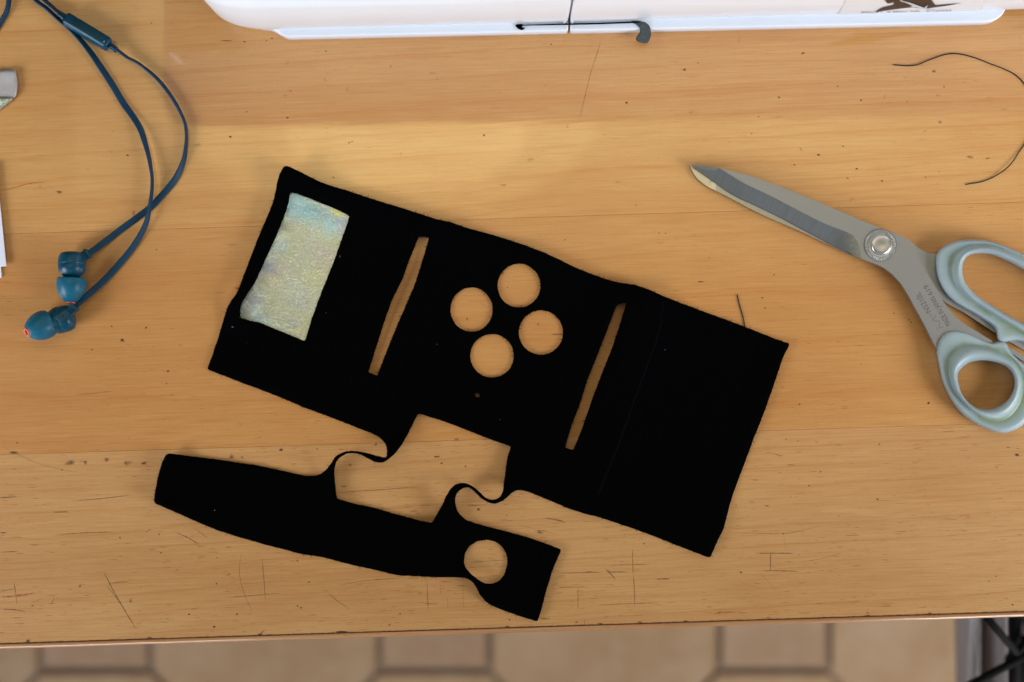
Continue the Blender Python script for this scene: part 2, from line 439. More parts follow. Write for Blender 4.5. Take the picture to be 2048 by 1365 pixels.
# ------------------------------------------------------------ scratches, dents and pen marks in the varnish (thin flat dirt; shade of the dents painted dark)
class Marks:
    def __init__(s): s.v = []; s.f = []; s.a = []
    def stroke(s, pts, wd, al=1.0, z=.00006):
        p = catmull(pts, 4) if len(pts) > 2 else [Vector(pts[0]).lerp(Vector(pts[1]), i/6) for i in range(7)]
        n = len(p); b = len(s.v)
        for i in range(n):
            t = (p[min(i+1, n-1)]-p[max(i-1, 0)]).normalized(); nn = Vector((-t.y, t.x))
            e = i/(n-1); tap = min(1, e*5+.12, (1-e)*5+.12)
            h = wd*.5*(.75+.5*random.random())
            for q, aa in ((-1.5, 0), (-.4, 1), (.4, 1), (1.5, 0)):
                c = p[i]+nn*(q*h); s.v.append(P(c.x, c.y, z)); s.a.append(aa*al*tap*(.65+.35*random.random()))
            if i:
                for j in range(3): s.f.append((b+(i-1)*4+j, b+(i-1)*4+j+1, b+i*4+j+1, b+i*4+j))
    def dot(s, x, y, rx, ry=None, al=1.0, z=.00006, ang=0):
        ry = ry or rx; b = len(s.v); s.v.append(P(x, y, z)); s.a.append(al)
        for rr, aa in ((.6, .9), (1.35, 0)):
            for k in range(8):
                a = k*math.pi/4; j = .75+.5*random.random()
                dx = math.cos(a)*rx*rr*j; dy = math.sin(a)*ry*rr*j
                s.v.append(P(x+dx*math.cos(ang)-dy*math.sin(ang), y+dx*math.sin(ang)+dy*math.cos(ang), z)); s.a.append(al*aa)
        for k in range(8):
            s.f.append((b, b+1+k, b+1+(k+1) % 8)); s.f.append((b+1+k, b+9+k, b+9+(k+1) % 8, b+1+(k+1) % 8))
    def ring(s, x, y, r, al=.6):
        a0 = random.random()*6
        s.stroke([(x+r*math.cos(a0+q), y+r*math.sin(a0+q)) for q in (0, .8, 1.6, 2.4, 3.2, 4.0)], 1.3, al)
    def make(s, name, mat, parent):
        o = pydata(name, s.v, s.f, mat, parent)
        at = o.data.attributes.new('soft', 'FLOAT', 'POINT')
        at.data.foreach_set('value', s.a); o['kind'] = 'stuff'; return o
K = Marks()
for pts, wd, al in [
 ([(0,1105),(37,1103)],1.6,.8),([(28,1163),(31,1186),(34,1210)],1.3,.8),([(0,1184),(32,1177)],1.3,.7),([(0,1218),(28,1220),(54,1224)],1.5,.9),
 ([(108,1193),(106,1202),(102,1210)],1.3,.7),([(61,1206),(74,1202),(86,1196)],1.2,.5),([(207,1143),(228,1184),(254,1229),(264,1244),(272,1259)],2.0,.8),
 ([(212,1171),(228,1190),(244,1212)],1.4,.6),([(220,1167),(240,1165),(261,1164)],1.4,.6),([(482,1107),(479,1148),(489,1189),(504,1223)],1.3,.5),
 ([(524,1118),(528,1160),(531,1203)],1.3,.65),([(655,1186),(680,1206),(701,1219)],1.5,.55),([(456,1196),(510,1191),(564,1187)],1.3,.55),
 ([(854,1159),(855,1190),(857,1223)],1.5,.6),([(848,1208),(878,1208)],1.3,.7),([(895,1193),(896,1220)],1.1,.35),([(926,1172),(927,1220)],1.1,.35),
 ([(518,1271),(523,1266),(528,1261)],2.2,.9),([(673,1172),(728,1162),(810,1156)],1.4,.5),([(1114,1147),(1160,1146),(1205,1145)],1.4,.7),([(1212,1145),(1254,1144)],1.7,.9),
 ([(1211,1138),(1222,1149),(1232,1160)],1.8,.7),([(1265,1098),(1266,1150)],1.3,.7),([(1267,1150),(1269,1190),(1270,1215)],1.4,.75),
 ([(1114,1175),(1174,1174)],1.4,.7),([(1156,1174),(1156,1221)],1.4,.6),([(1193,1210),(1250,1208),(1319,1206)],1.3,.6),([(1222,1131),(1260,1130),(1299,1129)],1.3,.55),
 ([(1312,1159),(1340,1158)],1.8,.9),([(1510,1107),(1550,1107),(1589,1107)],1.6,.85),([(1541,1105),(1541,1143)],1.6,.9),([(1524,1142),(1560,1142),(1598,1143)],1.5,.85),
 ([(1463,1066),(1520,1067),(1567,1068),(1613,1059),(1647,1051)],1.2,.5),([(1599,1126),(1650,1116),(1685,1105)],1.2,.45),([(1080,1238),(1100,1238)],1.8,.9),
 ([(1169,1238),(1169,1252)],1.4,.5),([(1106,1040),(1120,1042),(1131,1046)],1.5,.75),([(1548,908),(1564,913)],1.4,.7),([(1204,76),(1182,145),(1166,210),(1157,244)],1.4,.45),
 ([(1481,72),(1476,87)],1.2,.5),([(441,82),(465,82)],1.7,.8),([(1000,370),(1005,371),(1014,370)],1.7,.8),([(153,790),(190,787),(227,783)],1.2,.45),
 ([(0,996),(34,994)],1.7,.85),([(145,1002),(200,998),(264,990)],1.4,.75),([(105,1025),(137,1024)],1.5,.8),([(113,1070),(174,1066),(232,1064)],1.5,.75),
 ([(0,1066),(14,1066)],1.8,.9),([(290,1066),(303,1058)],1.2,.6),([(351,1065),(374,1075),(398,1089)],1.8,.7),([(388,1056),(402,1066),(417,1079)],1.3,.45),
 ([(2,892),(68,924),(124,940),(180,948)],1.2,.35),([(674,986),(730,982),(789,978),(839,974)],1.3,.65),([(1010,1004),(1068,1003)],1.2,.4),
 ([(1089,1037),(1107,1039),(1125,1042)],1.5,.75),([(1034,1049),(1075,1060),(1118,1070)],1.2,.4),([(939,1125),(975,1123),(1010,1121)],1.4,.7),
 ([(1103,669),(1126,669)],2.0,.85),([(880,914),(868,914)],2.4,.95),([(684,974),(692,973)],2.4,.95),([(322,744),(345,742)],1.0,.2),([(1395,564),(1409,564)],2.0,.9),
 ([(1768,198),(1771,189)],1.4,.6),([(1846,264),(1853,261)],1.5,.6),([(1971,318),(1981,316)],2.0,.8),([(934,1013),(957,1011),(975,1010)],1.4,.6),
 ([(0,930),(0,930.5)],1,.1),([(1530,1012),(1538,1012)],1.8,.9),([(1480,1165),(1520,1178)],1.0,.25),([(1515,1140),(1560,1190)],1.0,.25),([(1566,1070),(1575,1110)],1.0,.25),
 ([(1425,1227),(1450,1225),(1473,1224)],1.6,.5),([(1760,1010),(1820,1006)],1.0,.3),([(940,1157),(985,1156)],1.1,.5)]:
    K.stroke(pts, wd, al)
for x, y, r in [(261,1203,2.8),(428,1254,3.2),(378,1229,2.5),(474,1229,2.5),(65,1212,2.6),(160,1173,2.8),(354,1140,1.8),(433,1168,2.2),(458,1149,2.2),(322,1106,2.2),
 (434,1116,2),(56,1282,3.6),(595,1212,2.2),(602,1216,2.2),(618,1165,2.2),(595,1122,2.2),(800,1228,2),(779,1250,2),(1019,1240,2.4),(1482,1145,2.8),(1440,1226,2.2),
 (1288,1088,1.8),(1641,944,2.2),(1618,972,2.0),(1755,999,2.6),(1759,889,2.2),(2034,910,4.4),(1572,879,1.6),(1596,882,1.6),(1857,807,2.8),(1599,809,1.8),(1993,935,1.8),(2025,1210,2.6),
 (1978,1162,1.6),(1992,1153,1.8),(2016,895,1.8),(1369,140,3.2),(1253,206,2.8),(1606,107,3.2),(1558,195,2.6),(1675,173,2.0),(1517,234,1.9),(1503,268,2.0),(1637,310,3.2),(1589,330,2.2),
 (1686,293,2.2),(1695,357,2.2),(1713,338,2.4),(1722,201,2.4),(1331,467,2.0),(1318,467,1.7),(1272,411,1.7),(1548,550,1.8),(1102,89,1.7),(1396,126,1.8),(489,84,2.4),(544,77,2.6),(533,82,1.8),
 (652,103,2.0),(493,224,2.0),(575,236,2.6),(461,274,2.8),(698,286,2.0),(704,284,1.6),(968,271,2.8),(667,355,2.0),(313,500,1.8),(292,656,2.6),(223,653,1.9),(245,681,3.0),(184,700,2.2),
 (255,311,2.8),(303,46,1.7),(336,743,3.0),(333,767,1.8),(562,900,4.2),(752,889,2.6),(634,898,2.2),(883,927,2.6),(931,933,2.2),(957,1019,3.8),(1014,1031,1.7),(1092,1083,1.7),(1076,649,2.0),
 (934,638,2.2),(1814,204,1.8),(1714,338,2),(1764,362,2.8),(1851,355,1.8),(1878,344,1.5),(1888,174,1.7),(1788,627,1.8),(1818,640,1.9),(1822,645,1.9),(1857,806,2.2),(1722,728,1.8),
 (1567,1068,1.8),(1412,640,1.6),(1525,596,2.2),(1530,617,2),(1565,775,1.8),(1599,809,1.6),(1472,1012,1.9),(124,940,2.2),(240,1076,2.2),(318,1069,2),(34,886,2),(1130,480,1.6),(1015,575,1.5),(80,373,1.8)]:
    K.dot(x, y, r*.95, r*.62, .95, ang=random.uniform(-.5, .3))
for x, y, r in [(1705,401,4),(1382,223,4),(652,159,3.6),(573,125,3.6),(580,184,3),(696,179,3),(570,190,3),(1950,164,3.2),(1876,189,3.6),(780,133,2.4),(1137,253,3),(803,309,3),(1600,299,3)]:
    K.ring(x, y, r)
for i in range(330):
    x = random.uniform(0, 2048); y = random.uniform(70, 1265) if random.random() < .45 else random.uniform(870, 1250)
    if random.random() < .5:
        L = random.uniform(4, 16) if y > 870 else random.uniform(2, 7)
        K.stroke([(x, y), (x+L, y-L*.03+random.uniform(-.6, .6))], random.uniform(.8, 1.5), random.uniform(.2, .6))
    else: K.dot(x, y, random.uniform(.8, 1.8), random.uniform(.6, 1.1), random.uniform(.2, .6))
# dirt line caught along the front joint
for i in range(240):
    u = i*8.6+random.uniform(-2, 2); yy = YE-math.tan(TH)*-1*(u-1024)*1.0
    K.stroke([(u, yy+random.uniform(-.4, .4)), (u+random.uniform(7, 13), yy-.3+random.uniform(-.4, .4))], random.uniform(1.0, 2.0), random.uniform(.45, .9), .00022)
for x in (680, 676, 688, 56, 1015, 1372, 1735, 1860, 1200, 300, 520, 1280): K.dot(x, YE-math.tan(-TH)*(x-1024)-1.5, random.uniform(3, 6), 1.8, .75)
K.make('scratches', M_scr, table)
G = Marks()
for x, y, rx, ry in [(142,925,13,6),(171,927,5,5),(256,927,10,5),(285,927,9,4),(213,920,7,5),(120,384,9,3.5),(464,914,7,5),(484,915,3,3),(913,879,6,3),(1870,142,6,4),(680,1263,10,3),(1880,245,6,3),(1940,315,8,3),(700,930,5,3),(25,905,14,4),(245,681,5,4),(1080,1065,8,3)]:
    for _ in range(4): G.dot(x+random.uniform(-rx, rx)*.5, y+random.uniform(-ry, ry)*.5, rx*.5, ry*.6, .6)
for i in range(60): G.dot(random.uniform(0, 2048), random.uniform(90, 1250), random.uniform(3, 9), random.uniform(1.2, 3), random.uniform(.15, .4))
G.make('smudges', M_smudge, table)
Q = Marks()
Q.stroke([(0,1195),(35,1192),(73,1186)], 2.8, 1.0); Q.stroke([(267,421),(268,437)], 4.5, .8); Q.stroke([(881,1169),(882,1188)], 2.2, .5); Q.stroke([(875,1178),(889,1178)], 1.8, .4)
Q.dot(1153,1245,2.4,2,1); Q.dot(474,577,4,3,.9); Q.dot(1735,1226,3,2,.8); Q.stroke([(1972,196),(1990,195)], 1.6, .5); Q.stroke([(0,383),(34,374),(57,368),(97,363)], 1.7, .8); Q.stroke([(1916,1033),(1941,1031)], 1.8, .6)
Q.stroke([(1425,1228),(1450,1226),(1473,1225)], 1.6, .6); Q.dot(1153,692,2,2,.4)
Q.make('pen_marks', M_redm, table)

# ------------------------------------------------------------ black felt piece: one sheet with holes
top_edge = [(572,331),(590,339),(612,350),(640,364),(665,373),(690,380),(720,390),(760,403),(800,415),(840,428),(877,440),(900,444),(930,455),(970,466),(1005,476),(1045,489),(1085,504),(1120,520),(1150,535),(1185,549),(1210,558),(1235,565),(1270,570),(1300,580),(1325,592),(1350,602),(1400,621),(1450,639),(1500,658),(1550,678),(1580,688)]
right_edge = [(1566,716),(1553,755),(1541,790),(1528,826),(1509,874),(1491,922),(1476,962),(1464,995),(1455,1028),(1447,1059),(1434,1085),(1420,1117)]
low_edge = [(1390,1105),(1350,1090),(1311,1074),(1267,1058),(1223,1043),(1197,1034.5),(1166,1027),(1137,1017.5),(1108,1005),(1081,994),(1055,983),(1044.5,981),(1031,981.4),(1023.4,986),(1015.5,994),(1005,1003),(992,1008),(981,1007),(970,1002.5),(959,994),(948.5,983),(939,975.5),(932,974.5),(923,978),(914,986),(910,996),(910.6,1008),(914,1021.5),(922,1032),(934,1042),(949.6,1047),(973,1054),(1015.5,1064.5),(1055,1075.5),(1089,1087),(1113,1096),(1123,1101)]
flap_r = [(1116.5,1114),(1110,1129.5),(1103,1147),(1097,1169),(1090,1191),(1085,1213),(1075,1244),(1059,1239),(1037,1232),(1015,1224),(998,1218),(980,1210),(969,1201),(960,1191),(954,1178),(947,1167),(938.5,1159),(927.5,1156),(910,1155),(866,1155),(822,1152.5),(803,1152),(776,1147),(759,1142),(725,1135),(694,1128),(646,1115),(605,1109),(571,1100),(530,1090),(514,1085),(475,1074),(438,1062),(403,1048),(369,1033),(337,1019),(310,1007.5),(307.4,1003),(310,985),(316,953),(324,925),(332,909),(336,907)]
flap_t = [(356,910),(395.5,915),(435,920),(475,926),(509,930.5),(548,938.5),(580,946),(609,952),(627.5,953),(643,948),(654,938),(662,926.6),(672,912),(685.6,905),(701,902),(717,903.6),(738,908),(762,914.7),(772.6,916),(774,908),(773,892),(767,882),(759,875),(743.6,867),(712,855),(659,834),(606,815),(575,801),(519.5,779),(488,768),(456,755),(414,739)]
left_edge = [(424.6,711),(435,680),(445.7,644.6),(454.5,616),(461.5,602),(474,586.5),(484,560),(498.5,521.5),(516,476),(535,432),(546,405.5),(551,384),(554.7,363),(560,346),(567,334.5)]
h_mid = [(836.7,827),(828,843.5),(815,870),(802,892),(786,912),(770,924),(760,926.5),(749,924.5),(736,917),(720,909),(704,906),(691,908.6),(679,916),(671,926.6),(668,940),(669,963.5),(673,998),(707,1008),(752,1017.5),(791,1029),(831,1040),(864,1047),(870.5,1034.7),(884,1011),(891.6,994),(901,978),(910,970),(923,966),(936,968.5),(950,976.5),(963,989.3),(973,998),(984,1001),(994,999),(1002,992.5),(1006,982),(1009,958),(1012,932),(1015.5,913),(1022,893),(994,884),(957.5,870),(926,857.5),(884,842)]
h_win = [(580,385),(591.6,387),(618,396.7),(646,408),(674,419.5),(699.6,432),(688,465),(678,493),(665.5,528.5),(651,564),(639,595),(628.5,623.5),(618,655),(610,683),(590,674.5),(555,660),(519.5,646),(480,636.5),(479.5,623.5),(482.6,606),(495,586.5),(509,567),(523,535.6),(540.6,497),(558,458),(570.5,426.6),(577.5,402)]
h_s1 = [(837.8,473),(848,473),(858,476),(854,490),(848,511),(829,571),(797,644.6),(772.7,704),(754.4,752),(736.5,745),(751.6,697),(765.7,651.6),(783,602),(804,560),(822,511)]
h_s2 = [(1233,611),(1243,607),(1253,606),(1241.6,644),(1224,697),(1203,749.5),(1182,806),(1164,858.5),(1146.7,901),(1130,895.5),(1143,851.5),(1160.7,806),(1175,760),(1192,718),(1210,672)]
h_c5 = [(976,1080),(993,1084),(1006.6,1096.5),(1014,1112),(1015,1129.5),(1009,1149),(998,1163.5),(984.6,1168.6),(969,1168),(954,1159),(940.7,1148),(931,1137),(927.5,1123),(929.7,1107.5),(938.5,1093),(954,1083)]
def circ(cx, cy, rx, ry): return [(cx+rx*math.cos(a*math.pi/24), cy+ry*math.sin(a*math.pi/24)) for a in range(48)]
def rough(lp, step=3.2, amp=.55, sm=True):
    p = linear(lp, step); n = len(p)
    if sm:
        for _ in range(1 if sm == 'one' else 2): p = [(p[i-1]+p[i]*2+p[(i+1) % n])*.25 for i in range(n)]
    return [(q.x+amp*noise.noise(Vector((q.x*.09, q.y*.09, 1)))+random.uniform(-.28, .28)*amp, q.y+amp*noise.noise(Vector((q.x*.09, q.y*.09, 7)))+random.uniform(-.28, .28)*amp) for q in p]
outer = rough(top_edge+right_edge+low_edge+flap_r+flap_t+left_edge)
holes = [rough(h_mid), rough(h_win, amp=.9), rough(h_s1, 2.2, .45, 'one'), rough(h_s2, 2.2, .45, 'one'), rough(h_c5), rough(circ(943,619.5,42.3,44.5)), rough(circ(1038,571.5,43,44)), rough(circ(1082,665.5,44.3,44.5)), rough(circ(984,712,43.6,43.6)), rough([(949,787),(956,785),(960,790),(957,796),(950,794)], 2, .3, False)]
def seg_d(x, y, a, b):
    ax, ay = a; bx, by = b; dx, dy = bx-ax, by-ay
    t = max(0, min(1, ((x-ax)*dx+(y-ay)*dy)/(dx*dx+dy*dy))); return math.hypot(x-ax-t*dx, y-ay-t*dy)
bumps = [((571,331),(474,590),26,4.0),((572,331),(640,364),26,4.0),((720,390),(900,444),34,2.2),((830,473),(738,735),24,1.4),((780,600),(800,560),30,1.5),((1050,489),(1200,555),30,1.6),
         ((1290,575),(1195,990),34,3.0),((1228,606),(1130,890),26,1.5),((1262,606),(1160,890),22,1.6),((678,915),(770,918),24,6.5),((905,985),(1000,1000),26,6.0),((770,920),(790,900),22,3),
         ((309,1003),(334,909),26,4.0),((310,1005),(420,1050),20,2.2),((935,1157),(960,1195),24,4.2),((1580,690),(1520,850),22,1.4),((1447,1059),(1420,1117),25,2.2),((1000,905),(1012,990),20,3.0),((866,1045),(895,995),22,3.5),((836,828),(800,900),24,2.2),((480,620),(500,585),20,2.5),((668,930),(672,995),20,3.0),((1105,1110),(1078,1240),18,1.6),((954,790),(954,791),14,2.0)]
def felt_z(x, y):
    z = 1.15+.35*noise.noise(Vector((x*.011, y*.011, 0)))
    for a, b, sg, h in bumps:
        d = seg_d(x, y, a, b)
        if d < sg*3: z += h*math.exp(-.5*(d/sg)**2)
    return z*.001
felt = thing('felt_piece', 'black felt cutting with round holes, two slots, a silver window and curled lower strip', 'felt cutout', P(980, 760))
sheet('felt_sheet', outer, holes, 13, felt_z, .0010, M_felt, felt)
# silver panel showing through the window
pan = rough([(568,372),(712,422),(618,700),(466,646),(470,600),(500,560),(540,470)], 6, .3)
def pan_z(x, y):
    return .0008+.0005*(1+noise.noise(Vector((x*.022, y*.022, 5))))*.9+.0022*math.exp(-.5*(seg_d(x, y, (575,380), (482,615))/14)**2)*.5+.0004*noise.noise(Vector((x*.09, y*.09, 2)))
pz = lambda x, y: min(pan_z(x, y), felt_z(x, y)-.0012+.0003)
sp_ = sheet('silver_panel', pan, [], 8, lambda x, y: max(.0004, min(pan_z(x, y), felt_z(x, y)-.00035)), .0003, M_shim, felt)
sp_['label'] = 'iridescent silver leather panel showing in the window'
# hair-fine fibres along the cut edges
fv = []; ff = []
for lp in [outer]+holes:
    n = len(lp)
    for i in range(n):
        if random.random() > .75: continue
        a, b = Vector(lp[i]), Vector(lp[(i+1) % n]); d = (b-a)
        if d.length < .1: continue
        nn = Vector((-d.y, d.x)).normalized()*(1 if random.random() < .5 else -1)
        L = random.uniform(1, 3.4) if random.random() < .85 else random.uniform(4, 8)
        z = felt_z(a.x, a.y)-.0004
        tip = a+nn*L+d.normalized()*random.uniform(-2, 2); w0 = d.normalized()*.6
        k0 = len(fv); fv += [P(a.x-w0.x, a.y-w0.y, z), P(a.x+w0.x, a.y+w0.y, z), P(tip.x, tip.y, z+random.uniform(-.0003, .0004))]; ff.append((k0, k0+1, k0+2))
fo = pydata('edge_fibres', fv, ff, M_felt, felt); fo['kind'] = 'stuff'
# glitter crumbs lying on the felt
fv = []; ff = []
for (x, y) in [(652,626),(493,686),(464,654),(680,513),(679,516),(874,689),(429,1021),(831,1034),(830,561),(1462,650),(466,655),(1000,840),(700,760),(1330,700)]:
    r = random.uniform(.3, .7); z = felt_z(x, y)+.00008; b = len(fv)
    fv += [P(x-r, y-r*.5, z), P(x+r*.6, y-r, z+.0001), P(x+r, y+r*.6, z+.0003), P(x-r*.4, y+r, z)]; ff.append((b, b+1, b+2, b+3))
fo = pydata('glitter_crumbs', fv, ff, plain('glitter', (.5, .75, .7), .3, .6).m, felt); fo['kind'] = 'stuff'
# faint fold crease: thin ridge strip with its own near-black tone
fv = []; ff = []
cr = catmull([(1326,602),(1318,660),(1298,720),(1268,800),(1240,880),(1212,950),(1195,990)], 10)
for i, p in enumerate(cr):
    z = felt_z(p.x, p.y)
    for q, dz in ((-2.5, .0), (0, .00045), (2.5, .0)): fv.append(P(p.x+q, p.y+q*.3, z+dz+.00003))
    if i:
        for j in range(2): ff.append(((i-1)*3+j, (i-1)*3+j+1, i*3+j+1, i*3+j))
pydata('fold_crease', fv, ff, plain('crease_felt', (.0009, .001, .0013), .9, 0, .05).m, felt, True)

# ------------------------------------------------------------ threads
def thread(name, pts, r, lift):
    p = catmull([(a, b, 0) for a, b in pts], 5); n = len(p)
    L = [(P(q.x, q.y, r+.0001+lift*max(0, noise.noise(Vector((i*.06, 3, 1))))), 0, 1.0 if 0 < i < n-1 else .5) for i, q in enumerate(p)]
    return sweep(name, L, [(r*math.cos(a*math.pi/3), r*math.sin(a*math.pi/3)) for a in range(6)], M_thread)
tag(thread('thread', [(1785,130),(1801,131),(1817,132),(1834,130),(1852,123),(1873,115),(1892,109),(1911,107.5),(1930,110.5),(1953,117),(1981,128),(2005,137),(2026,147),(2038,156),(2048,167),(2063,190),(2071,220),(2067,255),(2050,287),(2038,304),(2026,323),(2012,338),(1993,351),(1977,359),(1958,365),(1941,367.5),(1930,370)], .00027, .0015),
    'long black sewing thread lying in a loose loop above the scissor handles', 'thread')
tag(thread('thread', [(1474,588),(1479,610),(1486,634),(1490,655),(1491,672)], .00027, .0004),
    'short black thread end sticking out from the upper edge of the black felt', 'thread')

# ------------------------------------------------------------ scissors
sc = thing('scissors', 'steel tailoring scissors with pale green handles, closed, lying right of the black felt', 'scissors', P(1800, 560))
top_s = [(1380.5,330),(1411,332),(1440,337),(1472,345),(1501,352.5),(1545,368),(1594,387),(1643,407),(1692,428),(1741,449),(1777,462),(1809,474.6),(1819,482),(1828,489),(1834,503),(1839,519),(1859,555),(1879,588),(1890,608),(1908.5,631),(1928,647.6),(1958,666),(1984,682)]
low_s = [(1423,361),(1467,390),(1509,410),(1553,431),(1594,452.6),(1638,476),(1667,491.7),(1704,507.5),(1706,511),(1723.5,518),(1753,529.5),(1772,539),(1789.5,554),(1804,571),(1813,585),(1833,621),(1852.5,657.5),(1874,700),(1884,712)]
bev = [(1440,337),(1487,366),(1545,394),(1606,426),(1653,449),(1697,466),(1711,478),(1719,493),(1723,518)]
ZT = .0068
blade_out = catmull(top_s, 6)+[Vector((1990,696)), Vector((1950,706)), Vector((1905,712))]+list(reversed(catmull(low_s, 6)))
blade_out = [(p.x, p.y) for p in blade_out]
bevc = [(p.x, p.y) for p in catmull(bev, 6)]
edge_low = [(1380.5,330)]+low_s[:10]
def bd(x, y, pl):
    return min(seg_d(x, y, pl[i], pl[i+1]) for i in range(len(pl)-1))
bev_poly = bevc+[(1722,524),(1704,517),(1667,501),(1638,486),(1594,462),(1553,441),(1509,420),(1467,400),(1423,371),(1374,330),(1378,324),(1411,326),(1439,331)]
v2, fc = None, None
def blade_z(x, y):
    if x < 1740 and inside(x, y, bev_poly):
        a = bd(x, y, bevc); b = bd(x, y, edge_low)
        return ZT-.0022*(a/(a+b+1e-6))*max(0, min(1, (1724-x)/60))
    return ZT
# insert bevel line into triangulation
def blade_mesh():
    v = [Vector(p) for p in blade_out]; e = [(i, (i+1) % len(v)) for i in range(len(v))]
    b = len(v); bl = bevc[1:-1]; v += [Vector(p) for p in bl]; e += [(b+i, b+i+1) for i in range(len(bl)-1)]
    x = 1390
    while x < 1990:
        y = 330
        while y < 740:
            if inside(x, y, blade_out) and bd(x, y, bevc) > 5 and bd(x, y, edge_low) > 5 and min((Vector((x, y))-q).length for q in v[:len(blade_out)]) > 4: v.append(Vector((x, y)))
            y += 11
        x += 11
    rv, re, rf, *_ = delaunay_2d_cdt(v, e, [], 0, 1e-5)
    n = len(rv); V = []
    for p in rv: V.append(P(p[0], p[1], blade_z(p[0], p[1]) if bd(p[0], p[1], bevc) > .6 else ZT))
    for i in range(n):
        q = V[i].copy(); q.z = ZT-.0026; V.append(q)
    F = []; mi = []; ec = {}
    for f in rf:
        cx = sum(rv[i][0] for i in f)/3; cy = sum(rv[i][1] for i in f)/3
        if not inside(cx, cy, blade_out): continue
        F.append(tuple(f)); mi.append(1 if inside(cx, cy, bev_poly) else 0)
        F.append(tuple(i+n for i in reversed(f))); mi.append(0)
        for a, c in ((f[0], f[1]), (f[1], f[2]), (f[2], f[0])):
            k = (min(a, c), max(a, c)); ec[k] = None if k in ec else (a, c)
    for k, ab in ec.items():
        if ab: F.append((ab[1], ab[0], ab[0]+n, ab[1]+n)); mi.append(0)
    o = pydata('blade', V, F, [M_steel, M_grind], sc)
    for p, m in zip(o.data.polygons, mi): p.material_index = m
    return o
blade_mesh()
# lower blade and its shank
low_blade = [(1380,331),(1384,341),(1391.5,354),(1402,364),(1416,374),(1438,385),(1460,396),(1501,418),(1545,439),(1594,460),(1643,483),(1702,511),(1740,520),(1780,500),(1750,470),(1600,405),(1480,362)]
sheet('lower_blade', [(p.x, p.y) for p in catmull(low_blade, 8, True)], [], 0, lambda x, y: .0018+.0018*max(0, min(1, (x-1380)/50)), .002, M_steel_lo, sc, smooth=False)
sh2 = [(1800,472),(1819,482),(1833,495),(1849,504),(1862,508),(1880,508),(1902,545),(1914,576),(1940,604),(1975,630),(2015,652),(2060,690),(2060,708),(2020,684),(1991,667),(1928,624.6),(1890,606),(1860,570),(1800,530)]
sheet('shank', rough(sh2, 8, 0), [], 0, lambda x, y: .0040, .0024, M_steel, sc, smooth=False)
sheet('shank', rough([(2012,700),(2020,705),(2064,735),(2070,728),(2046,712),(2019,694)], 8, 0), [], 0, lambda x, y: .0036, .002, M_steel, sc, smooth=False)
# pivot
pc = P(1760.5, 491, ZT)
V = []; F = []; nt = 100
ringp = [(7.25, -.3), (7.25, .55), (6.9, .8), (5.6, .8), (5.35, .45), (4.9, .35), (4.6, .35)]
for j in range(nt):
    a = 2*math.pi*j/nt; kn = .6 if j % 2 else 0
    for i, (r, z) in enumerate(ringp):
        rr = r; zz = z
        if i in (2, 3): zz = z-kn*1.2
        if i == 1: rr = r-kn*.5; zz = z-kn*.4
        V.append(pc+Vector((math.cos(a)*rr*.001, math.sin(a)*rr*.001, zz*.001)))
m = len(ringp)
for j in range(nt):
    for i in range(m-1): F.append((j*m+i, j*m+i+1, ((j+1) % nt)*m+i+1, ((j+1) % nt)*m+i))
piv = lathe('pivot_screw', [(x*.001, r*.001) for x, r in [(-.2, 4.7), (.55, 4.7), (1.0, 4.45), (1.25, 3.9), (1.3, 3.2), (1.22, 1.8), (1.15, .6), (1.13, .05)]], P(1762, 491, ZT+.0002), (0, 0, 1), M_chrome, sc, 48)
pydata('knurled_ring', V, F, M_ring, piv)
# groove round the ring
lathe('ring_groove', [(.00005, .0073), (.00012, .00755), (.00005, .0078)], pc, (0, 0, 1), M_engr, piv, 64, False)
